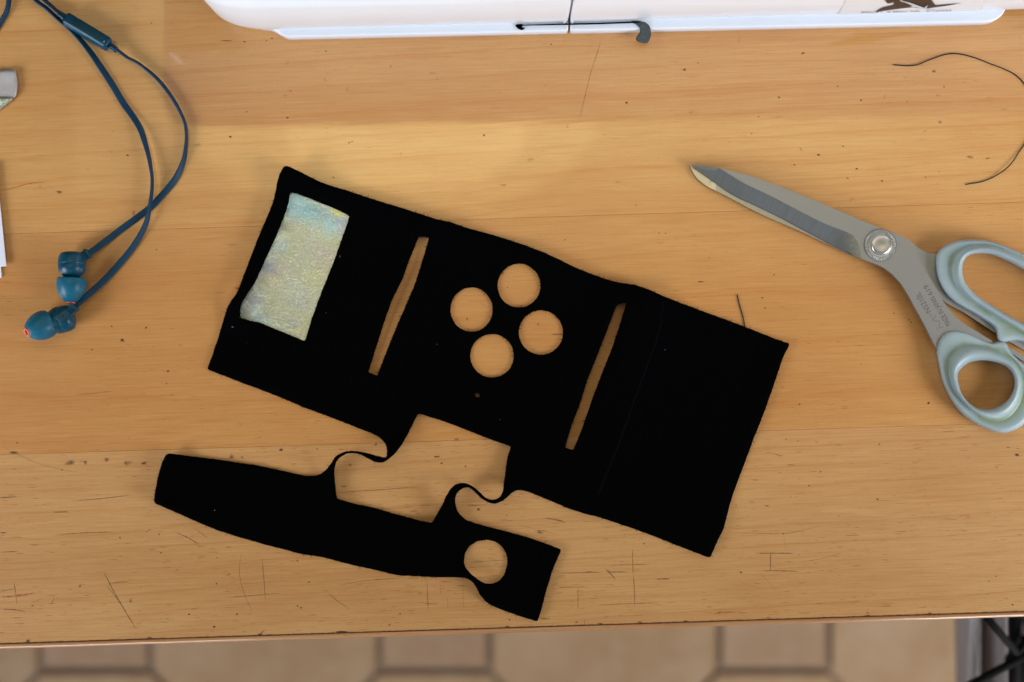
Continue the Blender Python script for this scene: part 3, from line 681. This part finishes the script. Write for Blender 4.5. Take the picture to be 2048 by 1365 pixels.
# handles
def handle(outer, rim, hole, ctr, mats, zs, off=0):
    """loops are matched by angle round ctr"""
    N = 96
    def at(loop, a):
        lp = catmull(loop, 6, True); d = Vector((math.cos(a), math.sin(a))); best = None
        for i in range(len(lp)):
            p, q = lp[i]-Vector(ctr), lp[(i+1) % len(lp)]-Vector(ctr); e = q-p
            den = d.x*(-e.y)+d.y*e.x
            if abs(den) < 1e-9: continue
            t = (p.x*(-e.y)+p.y*e.x)/den; u = (d.x*p.y-d.y*p.x)/den
            if t > 0 and -1e-6 <= u <= 1+1e-6 and (best is None or t > best): best = t
        return Vector(ctr)+d*(best or 1)
    rows = []
    for k in range(N):
        a = 2*math.pi*k/N
        O, Rm, Hh = at(outer, a), at(rim, a), at(hole, a)
        lerp = lambda A, B, t: A.lerp(B, t)
        b0, t0, gz, cz = zs
        din = (Rm-O); dl = din.length or 1; e = min(.45, 7/dl)
        row = [(lerp(O, Rm, min(.4, 3/dl)), b0, 0), (O, b0+.0012, 0), (lerp(O, Rm, .01), (b0+t0)/2, 0), (lerp(O, Rm, e*.35), t0-.0009, 0), (lerp(O, Rm, e), t0-.0001, 0), (lerp(O, Rm, .62), (t0+gz)/2, .35), (lerp(O, Rm, .88), gz, 1), (Rm, gz+.0001, 1.0),
               (lerp(Rm, Hh, .18), gz+(cz-gz)*.6, .25), (lerp(Rm, Hh, .40), cz-.0002, 0), (lerp(Rm, Hh, .60), cz, 0), (lerp(Rm, Hh, .82), cz-.0010, 0), (lerp(Rm, Hh, .96), cz-.0028, 0), (Hh, (b0+gz)/2+.0004, 0), (lerp(Rm, Hh, .96), b0+.0008, 0), (lerp(Rm, Hh, .8), b0, 0)]
        rows.append(row)
    m = len(rows[0]); V = []; at_ = []; F = []
    for row in rows:
        for p, z, g in row: V.append(P(p.x, p.y, z)); at_.append(g)
    for k in range(N):
        for i in range(m): F.append((k*m+i, k*m+(i+1) % m, ((k+1) % N)*m+(i+1) % m, ((k+1) % N)*m+i))
    o = pydata('handle', V, F, mats, sc, True)
    o.data.attributes.new('groove', 'FLOAT', 'POINT').data.foreach_set('value', at_)
    sub = o.modifiers.new('sub', 'SUBSURF'); sub.levels = 1; sub.render_levels = 1
    return o
big_o = [(1872,509),(1879,499),(1895,488),(1918,481),(1945,479),(1978,482),(2011,492.6),(2048,509),(2100,536),(2150,570),(2185,612),(2195,660),(2180,700),(2150,722),(2110,722),(2075,702),(2048,686),(2030,682),(2015,684),(2000,686),(1993,680),(1993,668),(1989,657),(1978,647.6),(1945,626),(1908.5,605),(1889,585),(1875.5,558.6),(1870.6,529)]
big_r = [(1908,539),(1915,516),(1935,497),(1961,489.5),(1990,493),(2020,504),(2055,521),(2100,546),(2140,577),(2165,615),(2172,655),(2160,688),(2130,700),(2095,692),(2048,667),(2010,645),(1964.6,618),(1931.6,595),(1912,568.5)]
big_h = [(1925,540),(1926,525.6),(1935,512),(1955,507.5),(1981,509),(2011,520.7),(2048,540.5),(2090,563),(2122,590),(2144,622),(2150,652),(2142,672),(2122,680),(2090,672),(2048,647.6),(2011,628),(1984,611),(1955,591.6),(1935,572),(1926,555)]
sml_o = [(1872,700),(1875.5,690.5),(1879,677),(1892,664),(1912,660),(1935,665),(1961,677),(1984,685.6),(1994,682),(2006,682),(2014,688),(2021,704),(2034,717),(2048,730),(2066,752),(2074,785),(2066,825),(2048,849),(2027,862),(2004,867),(1978,860),(1945,844),(1918,822),(1898.6,793),(1885,763),(1877,727)]
sml_r = [(1900,746.5),(1902,725),(1908.5,710),(1931.6,693),(1964.6,691.5),(2004,707),(2030.5,727),(2044,760),(2040,799),(2020.6,829),(1994,840.5),(1961,834),(1931.6,809),(1908.5,779.5)]
sml_h = [(1916,760),(1918,743),(1935,728),(1958,722),(1984,723.5),(2011,733),(2025.6,750),(2029,769.6),(2020.6,793),(2004,809),(1981,818),(1958,817.5),(1938,806),(1923,786)]
h1 = handle(big_o, big_r, big_h, (2036, 594), M_handle, (.0004, .0082, .0074, .0110))
h1['label'] = 'long upper handle loop'
h2 = handle(sml_o, sml_r, sml_h, (1973, 770), M_handle, (.0004, .0084, .0076, .0116))
h2['label'] = 'round lower handle loop'
# engraved writing
def text_mesh(body, px, py, ang, z, width_px, cap_px, mat, parent, name='engraving'):
    cu = bpy.data.curves.new('t', 'FONT'); cu.body = body; cu.size = 1
    o = bpy.data.objects.new('t', cu); C.objects.link(o)
    dg = bpy.context.evaluated_depsgraph_get(); me = bpy.data.meshes.new_from_object(o.evaluated_get(dg))
    bpy.data.objects.remove(o)
    xs = [v.co.x for v in me.vertices]; ys = [v.co.y for v in me.vertices]
    k = (H-z)/H*S
    kx = width_px*k/(max(xs)-min(xs)); ky = cap_px*k/.70
    o0 = P(px, py, z); c, s_ = math.cos(ang), math.sin(ang)
    for v in me.vertices:
        x = (v.co.x-min(xs))*kx; y = v.co.y*ky
        v.co = (o0.x+x*c-y*s_, o0.y+x*s_+y*c, z)
    me.name = name
    return link(name, me, mat, parent)
ta = math.atan2(76, -45)
zt = ZT+.00004
M_engr2 = decal('engraving', (.16, .13, .125), 1, 1500)
M_engr3 = plain('engraved_mark', (.13, .105, .10), .7, .2).m
text_mesh('MADE IN JAPAN', 1902, 649, ta, zt, 66, 10.5, M_engr3, sc)
text_mesh('619', 1866, 588, ta, zt, 22, 10, M_engr3, sc)
text_mesh('N5210L', 1862, 622.5, ta, zt, 45, 11, M_engr3, sc)
E = Marks()
E.stroke([(1873,629.5),(1864,642.6)], .8, 1, zt); E.stroke([(1864,642.6),(1880,642.6)], .8, 1, zt); E.stroke([(1880,642.6),(1878,657)], .8, 1, zt); E.stroke([(1878,657),(1887,654)], .8, 1, zt); E.stroke([(1858,627),(1865,636)], .7, .7, zt); E.stroke([(1872,655),(1878,661)], .7, .6, zt)
o = pydata('engraving', E.v, E.f, M_engr2, sc); o.data.attributes.new('soft', 'FLOAT', 'POINT').data.foreach_set('value', E.a)

# ------------------------------------------------------------ earphones
ear = thing('earphones', 'dark blue in-ear earphones with flat cable and small remote, left side of the table', 'earphones', P(230, 400))
HW, HT = .00150, .00052
sec = []
for k_ in range(16):
    a = 2*math.pi*k_/16; c_, s_ = math.cos(a), math.sin(a)
    sec.append((HW*math.copysign(abs(c_)**.45, c_), HT*math.copysign(abs(s_)**.6, s_)))
def cable2(name, pts):
    xy = catmull([(x, y, 0) for x, y, d, zz in pts], 5); dz = catmull([(x, y, d) for x, y, d, zz in pts], 5); lz = catmull([(x, y, l) for x, y, d, l in pts], 5)
    # the three resamplings share segment counts when computed on the same spacing
    N = 170
    def res(vals):
        acc = [0]
        for i in range(1, len(pts)): acc.append(acc[-1]+math.hypot(pts[i][0]-pts[i-1][0], pts[i][1]-pts[i-1][1]))
        out = []
        for k in range(N+1):
            s = acc[-1]*k/N; i = 0
            while i < len(acc)-2 and acc[i+1] < s: i += 1
            t = (s-acc[i])/(acc[i+1]-acc[i]); n = len(vals)
            p0 = vals[max(i-1, 0)]; p1 = vals[i]; p2 = vals[i+1]; p3 = vals[min(i+2, n-1)]
            out.append(.5*(2*p1+(p2-p0)*t+(2*p0-5*p1+4*p2-p3)*t*t+(3*p1-p0-3*p2+p3)*t**3))
        return out
    X = res([p[0] for p in pts]); Y = res([p[1] for p in pts]); D = res([p[2] for p in pts]); Lf = res([p[3] for p in pts])
    L = []
    for x, y, d, l in zip(X, Y, D, Lf):
        a = R(d); z = HT*abs(math.cos(a))+HW*abs(math.sin(a))+.0001+max(0, l)*.001
        L.append((P(x, y, z), a, 1))
    return sweep(name, L, sec, M_cable, ear)
cable2('cable', [(30,-40,60,2),(58,-12,60,1.5),(75,4,62,1.2),(93,17,64,.8),(117,39,66,.3),(137,56,64,0),(159,78,55,0),(181,105,42,0),(203,137,22,0),(225,171,8,0),(247,207.5,8,0),(266,234,18,.3),(281,259,35,.8),(290.5,288,58,1.2),(296.6,310,70,1.6),(301,332,80,1.8),(304.5,358.6,86,2.0),(303.4,387,84,2.0),(299.4,413,78,2.0),(294,441,62,1.6),(283,467,50,1.0),(263,498.6,38,.5),(237,530,25,.5),(208.6,561,12,1.2),(183,584,6,2.2),(152,611,4,4.2)])
cable2('cable', [(30,-55,60,.5),(62,-22,60,.5),(88,0,62,.6),(104,14,66,1.0),(120,28,70,1.6),(130,36,70,2)])
cable2('cable', [(222,92,70,2),(238,103,72,1.8),(254,115,74,1.2),(273,124.5,76,.6),(293,139,72,.3),(312.5,156,70,.3),(330,176,70,.3),(347,200,74,.3),(361,225,80,.3),(370,247,84,.3),(373,271,86,.2),(371.6,295,82,0),(367,322,66,0),(354,353,40,0),(337,376,30,0),(317,398.6,18,0),(300,416,10,0),(274,436,10,0),(243,458.6,10,0),(214,481,10,.8),(183,504,10,2.5),(170,512,10,3.5)])
cable2('cable', [(30,-60,60,1),(20,-12,65,.5),(15,20,70,.3),(5,39,70,.2),(-12,66,60,0)])
# remote
a_, b_ = P(131, 38, .0036), P(219, 91, .0036); dv = (b_-a_)
mid = (a_+b_)/2
rem = rbox('remote', mid, dv, (dv.length, .0056, .0064), .0016, M_house, ear, R(-18))
rbox('button_strip', mid+Vector((0.0003, 0.0005, .0031)), dv, (dv.length*.62, .0036, .0004), .00015, M_plate, rem, R(-18), 2)
rbox('white_tick', P(207.5, 84.5, .0070), (b_-a_).cross(Vector((0, 0, 1))), (.0014, .00022, .0001), .00003, M_white_mark, rem, 0, 1)
rbox('strain_relief', P(226, 96, .0030), dv, (.0042, .0030, .0026), .0007, M_house, rem)
rbox('strain_relief', P(124, 31, .0030), dv, (.0042, .0028, .0026), .0007, M_house, rem)
def bud(hc, tb, te, rel, reldir, plate, tz=.0004):
    z = .0069
    A, B = P(tb[0], tb[1], z), P(te[0], te[1], z+tz); ax = (B-A).normalized(); L = (B-A).length
    hcw = P(hc[0], hc[1], .0066); hax = (A-hcw).normalized()
    house = lathe('earbud', [(t*.001, r*.001) for t, r in [(-6.3, .3), (-6.3, 2.6), (-6.0, 4.2), (-5.1, 5.5), (-3.6, 6.1), (-1.2, 6.35), (-.75, 6.36), (-.62, 6.22), (-.5, 6.36), (1.8, 6.2), (3.6, 5.5), (4.9, 4.3), (5.7, 3.3), (8.5, 2.9)]], hcw, hax, M_house, ear, 48)
    Rr = .0068
    lathe('ear_tip', [(t*L, r*Rr) for t, r in [(.13, .45), (.03, .84), (.0, .90), (.02, .94), (.10, .975), (.22, 1.0), (.36, .985), (.52, .92), (.66, .82), (.79, .68), (.90, .52), (.96, .40), (.985, .31), (.96, .27)]], A, ax, M_tip, house, 56, False)
    lathe('nozzle', [(t*L, r*Rr) for t, r in [(.4, .22), (.96, .33), (1.0, .335), (1.03, .30), (1.02, .20), (.93, .15)]], A, ax, M_orange, house, 32)
    lathe('nozzle_hole', [(1.0*L, .17*Rr), (1.008*L, .10*Rr), (1.009*L, .01*Rr)], A, ax, M_dark, house, 24, False)
    rbox('strain_relief', P(rel[0], rel[1], rel[2]), reldir, (.0050, .0042, .0034), .0009, M_plate if not plate else M_house, house)
    rbox('strain_relief', P(rel[0]+reldir[0]*9, rel[1]-reldir[1]*9, rel[2]), reldir, (.0016, .0048, .0038), .0005, M_house, house)
    if plate:
        rbox('vent_plate', P(124, 634, .0127), (.72, .5, 0), (.0052, .0040, .0010), .0004, M_plate, house, 0, 2)
        lathe('vent_hole', [(0, .0004), (.0001, .0004), (.00012, .00002)], P(125.5, 634, .01325), (0, 0, 1), M_dark, house, 12)
        rbox('white_tick', P(129, 624.5, .0129), (.6, .6, 0), (.0007, .0004, .0003), .0001, M_white_mark, house, 0, 1)
bud((144, 531), (143.5, 556), (141, 606), (168, 513, .0055), (.82, .57, 0), False)
bud((121, 640), (98, 646), (53, 665), (142, 621, .0088), (.72, .69, 0), True, .0075)

# ------------------------------------------------------------ sewing machine (only its foot and front reach into view)
sm = thing('sewing_machine', 'glossy white sewing machine with printed sticker at the back of the table', 'sewing machine', P(1137, 0))
bl = [(530,63),(500,60),(476,55),(454,46),(438,34),(428,15),(424,-10),(424,-120)]
def wall(name, base_px, z_base, prof, mat, parent, back=-420):
    """closed plan outline given in photo px at height z_base, lofted up through (inset metres, z)"""
    pl = [P(x, y, z_base) for x, y in base_px]; n = len(pl); V = []; F = []
    cen = sum(pl, Vector())/n
    nor = []
    for i in range(n):
        t = (pl[(i+1) % n]-pl[i-1]); nn = Vector((t.y, -t.x, 0)).normalized()
        if nn.dot(pl[i]-cen) < 0: nn = -nn
        nor.append(nn)
    for ins, z in prof:
        for p, q in zip(pl, nor): V.append(Vector((p.x-q.x*ins, p.y-q.y*ins, z)))
    for i in range(len(prof)-1):
        for k in range(n): F.append((i*n+k, i*n+(k+1) % n, (i+1)*n+(k+1) % n, (i+1)*n+k))
    F.append(tuple(range(n))); F.append(tuple((len(prof)-1)*n+k for k in range(n)))
    o = pydata(name, V, F, mat, parent, True)
    md = o.modifiers.new('n', 'WEIGHTED_NORMAL') if False else None
    bm = bmesh.new(); bm.from_mesh(o.data)
    for e in bm.edges:
        if len(e.link_faces) == 2 and e.calc_face_angle(0) > R(38): e.smooth = False
    bm.to_mesh(o.data); bm.free()
    return o
def yb(x): return 63-(x-530)*.0270          # body foot line in the photo
def yf(x): return 80-(x-580)*.0215          # flange line
bodyp = [(.0024, .0075), (.0015, .0092), (.0007, .0125), (.0002, .0160), (0, .020), (0, .054), (.0012, .060), (.004, .0635), (.009, .0645)]
smooth_c = [(p.x, p.y) for p in catmull([(560,yb(560))]+bl, 9)]
L1 = [(1135.4, -260), (1135.4, yb(1135)-14), (1135.4, yb(1135)-1.5), (1134.4, yb(1134)-.1), (1120,yb(1120))]+[(x, yb(x)) for x in range(1100, 560, -60)]+smooth_c+[(424,-260)]
wall('accessory_tray', L1, .012, bodyp, M_white, sm)
L2 = [(1139.2,-260),(1139.2,yb(1139)-14),(1139.2,yb(1139)-1.5),(1140.2,yb(1140)-.1),(1155,yb(1155))]+[(x, yb(x)) for x in range(1200, 2500, 70)]+[(2500,yb(2500)),(2540,-20),(2550,-260)]
wall('machine_bed', L2, .012, bodyp, M_white, sm)
fl = [(.0008, .0002), (.0002, .0006), (0, .0012), (0, .0064), (.0002, .0072), (.0007, .0077)]
cl_ = [(p.x, p.y) for p in catmull([(600,yf(600)),(582,80),(574,78.5),(563,73),(552,66),(540,62),(520,58),(500,40),(490,0),(490,-200)], 5)]
wall('base_flange', [(1136,-200),(1136,yf(1136)-14),(1135.8,yf(1136)-5),(1134,yf(1134)-1.2),(1129,yf(1129))]+[(x, yf(x)) for x in range(1100, 600, -60)]+cl_, .0016, fl, M_white, sm)
cr_ = [(p.x, p.y) for p in catmull([(1940,yf(1940)),(1965,50),(1980,47),(1993,39),(2001,29),(2006,15),(2008,0),(2008,-200)], 5)]
wall('base_flange', [(1139,-200),(1139,yf(1139)-14),(1139.2,yf(1139)-5),(1141,yf(1141)-1.2),(1146,yf(1146))]+[(x, yf(x)) for x in range(1180, 1940, 60)]+cr_, .0016, fl, M_white, sm)
# dark box painted as shade in the seam gap, white cores in the foot groove
rbox('seam_shade', P(1137.3, -72, .030), (0, 1, 0), (.036, .0016, .050), .0001, M_seam, sm, 0, 1)
wall('foot_core', [(560,-200)]+[(x, yb(x)-5) for x in range(560, 1133, 60)]+[(1133,yb(1133)-5),(1133,-200)], .0075, [(0, .0060), (0, .0100)], M_white, sm)
wall('foot_core', [(1142,-200),(1142,yb(1142)-5)]+[(x, yb(x)-5) for x in range(1160, 1990, 60)]+[(1990,-200)], .0075, [(0, .0060), (0, .0100)], M_white, sm)
# head and arm above, outside the photo but mirrored in the varnish
def head():
    X0, X1, Y0, Y1 = -.236, .36, .1475, .33; Z0, Z1 = .066, .292; r = .042
    pts = []
    for cx, cz, a0 in ((X0+r, Z1-r, 90), (X0+.012, Z0+.012, 180)):
        rr = r if a0 == 90 else .012
        for k in range(9): a = R(a0+90*k/8); pts.append((cx+rr*math.cos(a), cz+rr*math.sin(a)))
    pts = [(x*(H+z)/(H+Z1), z) for x, z in pts]
    pts += [(X1, Z0), (X1, Z1)]
    V = []; n = len(pts)
    tilt = math.tan(R(.9))
    for y, ins in ((Y0+.004, .004), (Y0, .0), (Y1, 0)):
        for x, z in pts:
            cx, cz = (X0+X1)/2, (Z0+Z1)/2
            V.append((x-(ins if x > cx else -ins), y+(x)*tilt, z-(ins if z > cz else -ins)))
    # front ring order: inset face at Y0, then full outline 4 mm further back
    V = []
    for y, ins in ((Y0, .005), (Y0+.005, 0), (Y1, 0)):
        for x, z in pts:
            V.append((x-(ins if x > .06 else -ins), y+x*tilt, z-(ins if z > .18 else -ins)))
    F = []
    for i in range(2):
        for k in range(n): F.append((i*n+k, i*n+(k+1) % n, (i+1)*n+(k+1) % n, (i+1)*n+k))
    F.append(tuple(range(n))); F.append(tuple(2*n+k for k in range(n)))
    return pydata('machine_head', V, F, M_white, sm)
head()
# sticker on the front of the bed: follow the vertical wall
nrm_y = lambda x: None
def on_front(px, py, out=.0003):
    """point on the bed front wall (outline at z .012 rises vertically)"""
    z = .03
    for _ in range(8):
        # wall world y for the world x of this pixel
        X = (px-1024)*S*(H-z)/H
        xx = X/(S*(H-.012)/H)+1024
        Y = (682.5-yb(xx))*S*(H-.012)/H
        Zn = H-Y*H/((682.5-py)*S) if py < 680 else 0
        z = max(.0120, Zn)
    p = P(px, py, z); return Vector((p.x, Y-out, z))
def print_sheet(name, poly, mat, parent, out, step=6):
    v2, f = mesh_region(poly, [], step)
    return pydata(name, [on_front(p[0], p[1], out) for p in v2], f, mat, parent)
stick = print_sheet('sticker', [(1694,-12),(1690,4),(1684,16),(1678,25),(1674,29.5)]+[(x, yb(x)-3.2) for x in range(1700, 1960, 20)]+[(1962,21),(1966,4),(1968,-12)], M_film, sm, .0002)
fig = [(p.x, p.y) for p in catmull([(1771,-12),(1771,0),(1774,4.5),(1779,5.5),(1784,3.8),(1788,4),(1788,7),(1783,9.5),(1772,12),(1764,14.5),(1757,18),(1752,22),(1753,23),(1760,21.5),(1772,19.5),(1786,17.5),(1800,15.8),(1815,14),(1828,13.3),(1836,14.5),(1843,15.8),(1852,15.4),(1862,14.2),(1880,11.8),(1895,9.6),(1910,7),(1922,4.8),(1924,4.4),(1912,5.5),(1895,7.2),(1880,8.4),(1871,8.8),(1868,5),(1865,1),(1861,-4),(1858,-12)], 2.5, True)]
print_sheet('printed_figure', fig, M_print, stick, .0005, 0)
print_sheet('printed_pen', [(1800,-3),(1810,0),(1825,4.2),(1838,9),(1848,12.6),(1860,16),(1877,21.5),(1874,22),(1856,18.2),(1842,14.4),(1828,9.6),(1814,3.2),(1801,-1)], M_print_grey, stick, .0008, 0)
print_sheet('printed_nib', [(1820,9),(1828,7.6),(1834,8.6),(1832,10.5),(1824,10.5)], M_print_grey, stick, .0009, 0)
print_sheet('printed_nib', [(1848,13),(1852,9),(1856,6.5),(1854,10),(1853,14.5)], M_print_grey, stick, .0009, 0)
# slanted brown lettering too small to read: short italic strokes
v = []; f = []
x = 1722
random.seed(11)
while x < 1903:
    if random.random() < .13: x += 4; continue
    yy = yb(x)-6.2+(x-1722)*.006
    h = random.choice((2.2, 2.4, 3.8, 3.2)); sl = 2.6
    for (dx, y0, y1) in ((0, 0, h), (random.uniform(1.6, 2.4), 0, random.uniform(1.4, 2.6))):
        b = len(v)
        for qx, qy in ((x+dx, yy-y0), (x+dx+.9, yy-y0), (x+dx+.9+sl*y1/3, yy-y1), (x+dx+sl*y1/3, yy-y1)): v.append(on_front(qx, qy, .0005))
        f.append((b, b+1, b+2, b+3))
    x += random.uniform(3.6, 5.2)
o = pydata('printed_lettering', v, f, M_print_red, stick)
# dirt specks on the flange
D = Marks()
for i in range(26): D.dot(random.uniform(1148,1212), yf(1180)-13+random.uniform(-2.5, 1.5), random.uniform(.8, 2.2), .6, .8, .0075)
for i in range(14): D.dot(random.uniform(1075,1135), yf(1110)-15+random.uniform(-2, 1.5), random.uniform(.8, 1.8), .5, .6, .0075)
for i in range(14): D.dot(random.uniform(600,1900), yf(1180)-9+random.uniform(-6, 4), 1.0, .7, .4, .0075)
D.make('dirt_specks', M_scr, sm)

# strip of felt caught under the bed, ends poking out
st = thing('felt_strip', 'dark grey felt strip pinched under the white machine, its curled end hanging out', 'felt strip', P(1160, 48, .008))
def sz(x, y): return .0086-.0032*max(0, min(1, (y-52)/28))+.0006*noise.noise(Vector((x*.08, y*.08, 0)))
o = sheet('curled_end', [(p.x, p.y) for p in catmull([(1262,43),(1277,42.4),(1292,46),(1300,55),(1302,70),(1298,82),(1292,86),(1277,83),(1272,76),(1275,71),(1280,63.6),(1279,55),(1273,49)], 3, True)], [], 6, sz, .0014, M_grey, st)
o['label'] = 'grey curled end'
sheet('short_end', [(p.x, p.y) for p in catmull([(1031,50.5),(1039,48.6),(1046,49.2),(1044,55),(1049.5,56.5),(1043.6,60),(1036,57)], 2, True)], [], 3, lambda x, y: .0085, .001, M_felt, st)
sheet('strip_edge', [(1036,50.2),(1137,47.0),(1200,45.8),(1262,43.4),(1280,43.2),(1281,45.4),(1262,46.2),(1200,48.4),(1140,49.8),(1036,51.4)], [], 0, lambda x, y: .0088, .0006, M_felt, st, smooth=False)

# ------------------------------------------------------------ paper and silver scrap at the left edge
o = sheet('paper_sheet', [(-8,330),(1,420),(12.5,533),(-120,546),(-200,545),(-220,330)], [], 0, lambda x, y: .0022, .0003, M_paper, None, smooth=False, zbot=.0018)
tag(o, 'white paper sheet at the left edge, the upper one with its corner further right', 'paper')
o = sheet('paper_sheet', [(-14,400),(-6,440),(2.8,556),(-130,570),(-220,560),(-230,400)], [], 0, lambda x, y: .0010, .0003, M_paper, None, smooth=False, zbot=.0003)
tag(o, 'white paper sheet at the left edge, the lower one reaching further down', 'paper')
scr = thing('silver_scrap', 'small silver leather scrap with a folded corner at the left edge above the paper', 'leather scrap', P(5, 180))
sheet('scrap_face', rough([(-60,150),(0,142),(14,138.5),(31,139),(32,150),(34.5,165),(33,185),(31,193),(28,197),(-60,200)], 5, .5), [], 9, lambda x, y: .0022+.0006*noise.noise(Vector((x*.05, y*.05, 0))), .0007, plain('grey_leather', (.50,.46,.45), .5, .3).m, scr)
sheet('folded_flap', rough([(-60,197),(0,195),(14,196),(28,197.5),(20,203),(9,212),(0,219),(-20,235),(-60,240)], 5, .4), [], 9, lambda x, y: .0030-.0018*max(0, min(1, (y-195)/30)), .0006, M_shim, scr)

# ------------------------------------------------------------ tiled floor, 0.74 m below
ZF = -.74
FS = S*(H-ZF)/H
def tilemat(name, a, b, c):
    k = NT(name); tc = k.coords()
    oi = k.n('ObjectInfo'); cb = k.n('VectorMath', operation='ADD'); k.put(cb.inputs[0], tc); k.put(cb.inputs[1], oi.outputs['Random'])
    oi2 = k.n('TexCoord')
    n1 = k.ramp(k.noise(tc, 11, 4, .55), .35, .68); n2 = k.ramp(k.noise(k.coords((1, 1, 1), 0, (2, 1, 0)), 28, 3, .6), .45, .7)
    col = k.mix(n1, a, b); col = k.mix(k.math('MULTIPLY', n2, .5), col, c)
    col = k.mix(k.math('MULTIPLY', oi.outputs['Random'], .25), col, b)
    k.put(k.b.inputs['Base Color'], col); k.b.inputs['Roughness'].default_value = .35
    k.put(k.b.inputs['Normal'], k.bump(k.noise(tc, 40, 4), .2, .003)); return k.m
M_oct = tilemat('beige_tile', (.36, .25, .155), (.31, .20, .11), (.39, .295, .20))
M_ins = tilemat('rosy_tile', (.34, .235, .155), (.30, .195, .12), (.35, .26, .185))
kg = NT('grout'); ng = kg.noise(kg.coords(), 260, 4); kg.put(kg.b.inputs['Base Color'], kg.mix(ng, (.27, .20, .145), (.32, .24, .175))); kg.b.inputs['Roughness'].default_value = .9
fl_o = pydata('floor', [(-2.2, -1.8, ZF-.004), (2.2, -1.8, ZF-.004), (2.2, 1.6, ZF-.004), (-2.2, 1.6, ZF-.004)], [(0, 1, 2, 3)], kg.m)
fl_o['kind'] = 'structure'
PP = .338; A2 = .052; W2 = .1115; C2 = .0545
def tile_mesh(name, pts, mat):
    bm = bmesh.new(); vs = [bm.verts.new((x, y, 0)) for x, y in pts]; fce = bm.faces.new(vs)
    r = bmesh.ops.extrude_face_region(bm, geom=[fce]); 
    for vt in [g for g in r['geom'] if isinstance(g, bmesh.types.BMVert)]: vt.co.z = .0042
    bmesh.ops.recalc_face_normals(bm, faces=bm.faces)
    bmesh.ops.bevel(bm, geom=[e for e in bm.edges if all(v.co.z > .004 for v in e.verts)], offset=.0018, segments=2, affect='EDGES')
    me = bpy.data.meshes.new(name); bm.to_mesh(me); bm.free(); me.materials.append(mat); return me
g_ = .0
octm = tile_mesh('floor_tile', [(W2, -C2), (W2, C2), (C2, W2), (-C2, W2), (-W2, C2), (-W2, -C2), (-C2, -W2), (C2, -W2)], M_oct)
insm = tile_mesh('tile_insert', [(A2, -A2), (A2, A2), (-A2, A2), (-A2, -A2)], M_ins)
ox, oy = (869-1024)*FS, (682.5-1231)*FS
def put_tile(name, me, x, y):
    o = bpy.data.objects.new(name, me); C.objects.link(o); o.parent = fl_o
    o.location = (x, y, ZF-.004+random.uniform(0, .0006)); o.rotation_euler = (random.uniform(-.002, .002), random.uniform(-.002, .002), 0)
for i in range(-5, 6):
    for j in range(-3, 4):
        x, y = ox+i*PP, oy+j*PP
        if abs(x) > 2: continue
        put_tile('tile_insert', insm, x, y); put_tile('tile_insert', insm, x+PP/2, y+PP/2)
        put_tile('floor_tile', octm, x+PP/2, y); put_tile('floor_tile', octm, x, y+PP/2)

# ------------------------------------------------------------ bottom right corner: grey cloth and black rods, out of focus
def cloth_grey():
    k = NT('grey_cloth'); n = k.noise(k.coords((60, 6, 1)), 1, 3)
    k.put(k.b.inputs['Base Color'], k.mix(n, (.26, .225, .205), (.36, .33, .32))); k.b.inputs['Roughness'].default_value = .9; return k.m
zc = -.30
V = []; F = []; nx, ny = 60, 10
for i in range(nx+1):
    for j in range(ny+1):
        px = 1921+i*5.0; py = 1150+j*50
        z = zc+.012*math.sin(i*.55)+.006*math.sin(i*1.3+j*.2)-(.012 if i == 0 else .006 if i == 1 else 0)
        q = P(px+(3 if i == 0 else 0), py, zc); V.append((q.x, q.y, z))
n0 = len(V)
for i in range(nx):
    for j in range(ny): a = i*(ny+1)+j; F.append((a, a+1, a+ny+2, a+ny+1))
gc = pydata('grey_cloth', V, F, cloth_grey(), None, True)
so = gc.modifiers.new('thick', 'SOLIDIFY'); so.thickness = .002
tag(gc, 'blurred grey cloth with vertical folds below the table edge at bottom right', 'cloth')
rk = thing('metal_rack', 'blurred black metal rods crossing in front of the grey cloth, bottom right corner', 'metal rack', P(2035, 1320, ZF))
M_rod = plain('black_metal', (.006, .006, .006), .7, 0, .05).m
def rod(a, b, za, zb, r, name='rod'):
    A, B = P(a[0], a[1], za), P(b[0], b[1], zb); d = (B-A)
    return lathe(name, [(0, r), (d.length, r)], A, d, M_rod, rk, 20)
rod((2029,1140), (2029,1480), -.12, -.14, .0034)
rod((1958,1217), (2034,1306), -.10, -.12, .0021)
rod((2034,1306), (2090,1240), -.12, -.12, .0021)
rod((1900,1392), (2100,1286), -.11, -.13, .0023)
rod((2056,1290), (2046,1480), -.16, -.22, .0075)
rod((2026,1318), (2090,1400), -.15, -.18, .0050)
rod((2046,1190), (2052,1330), -.16, ZF+.002, .0040)
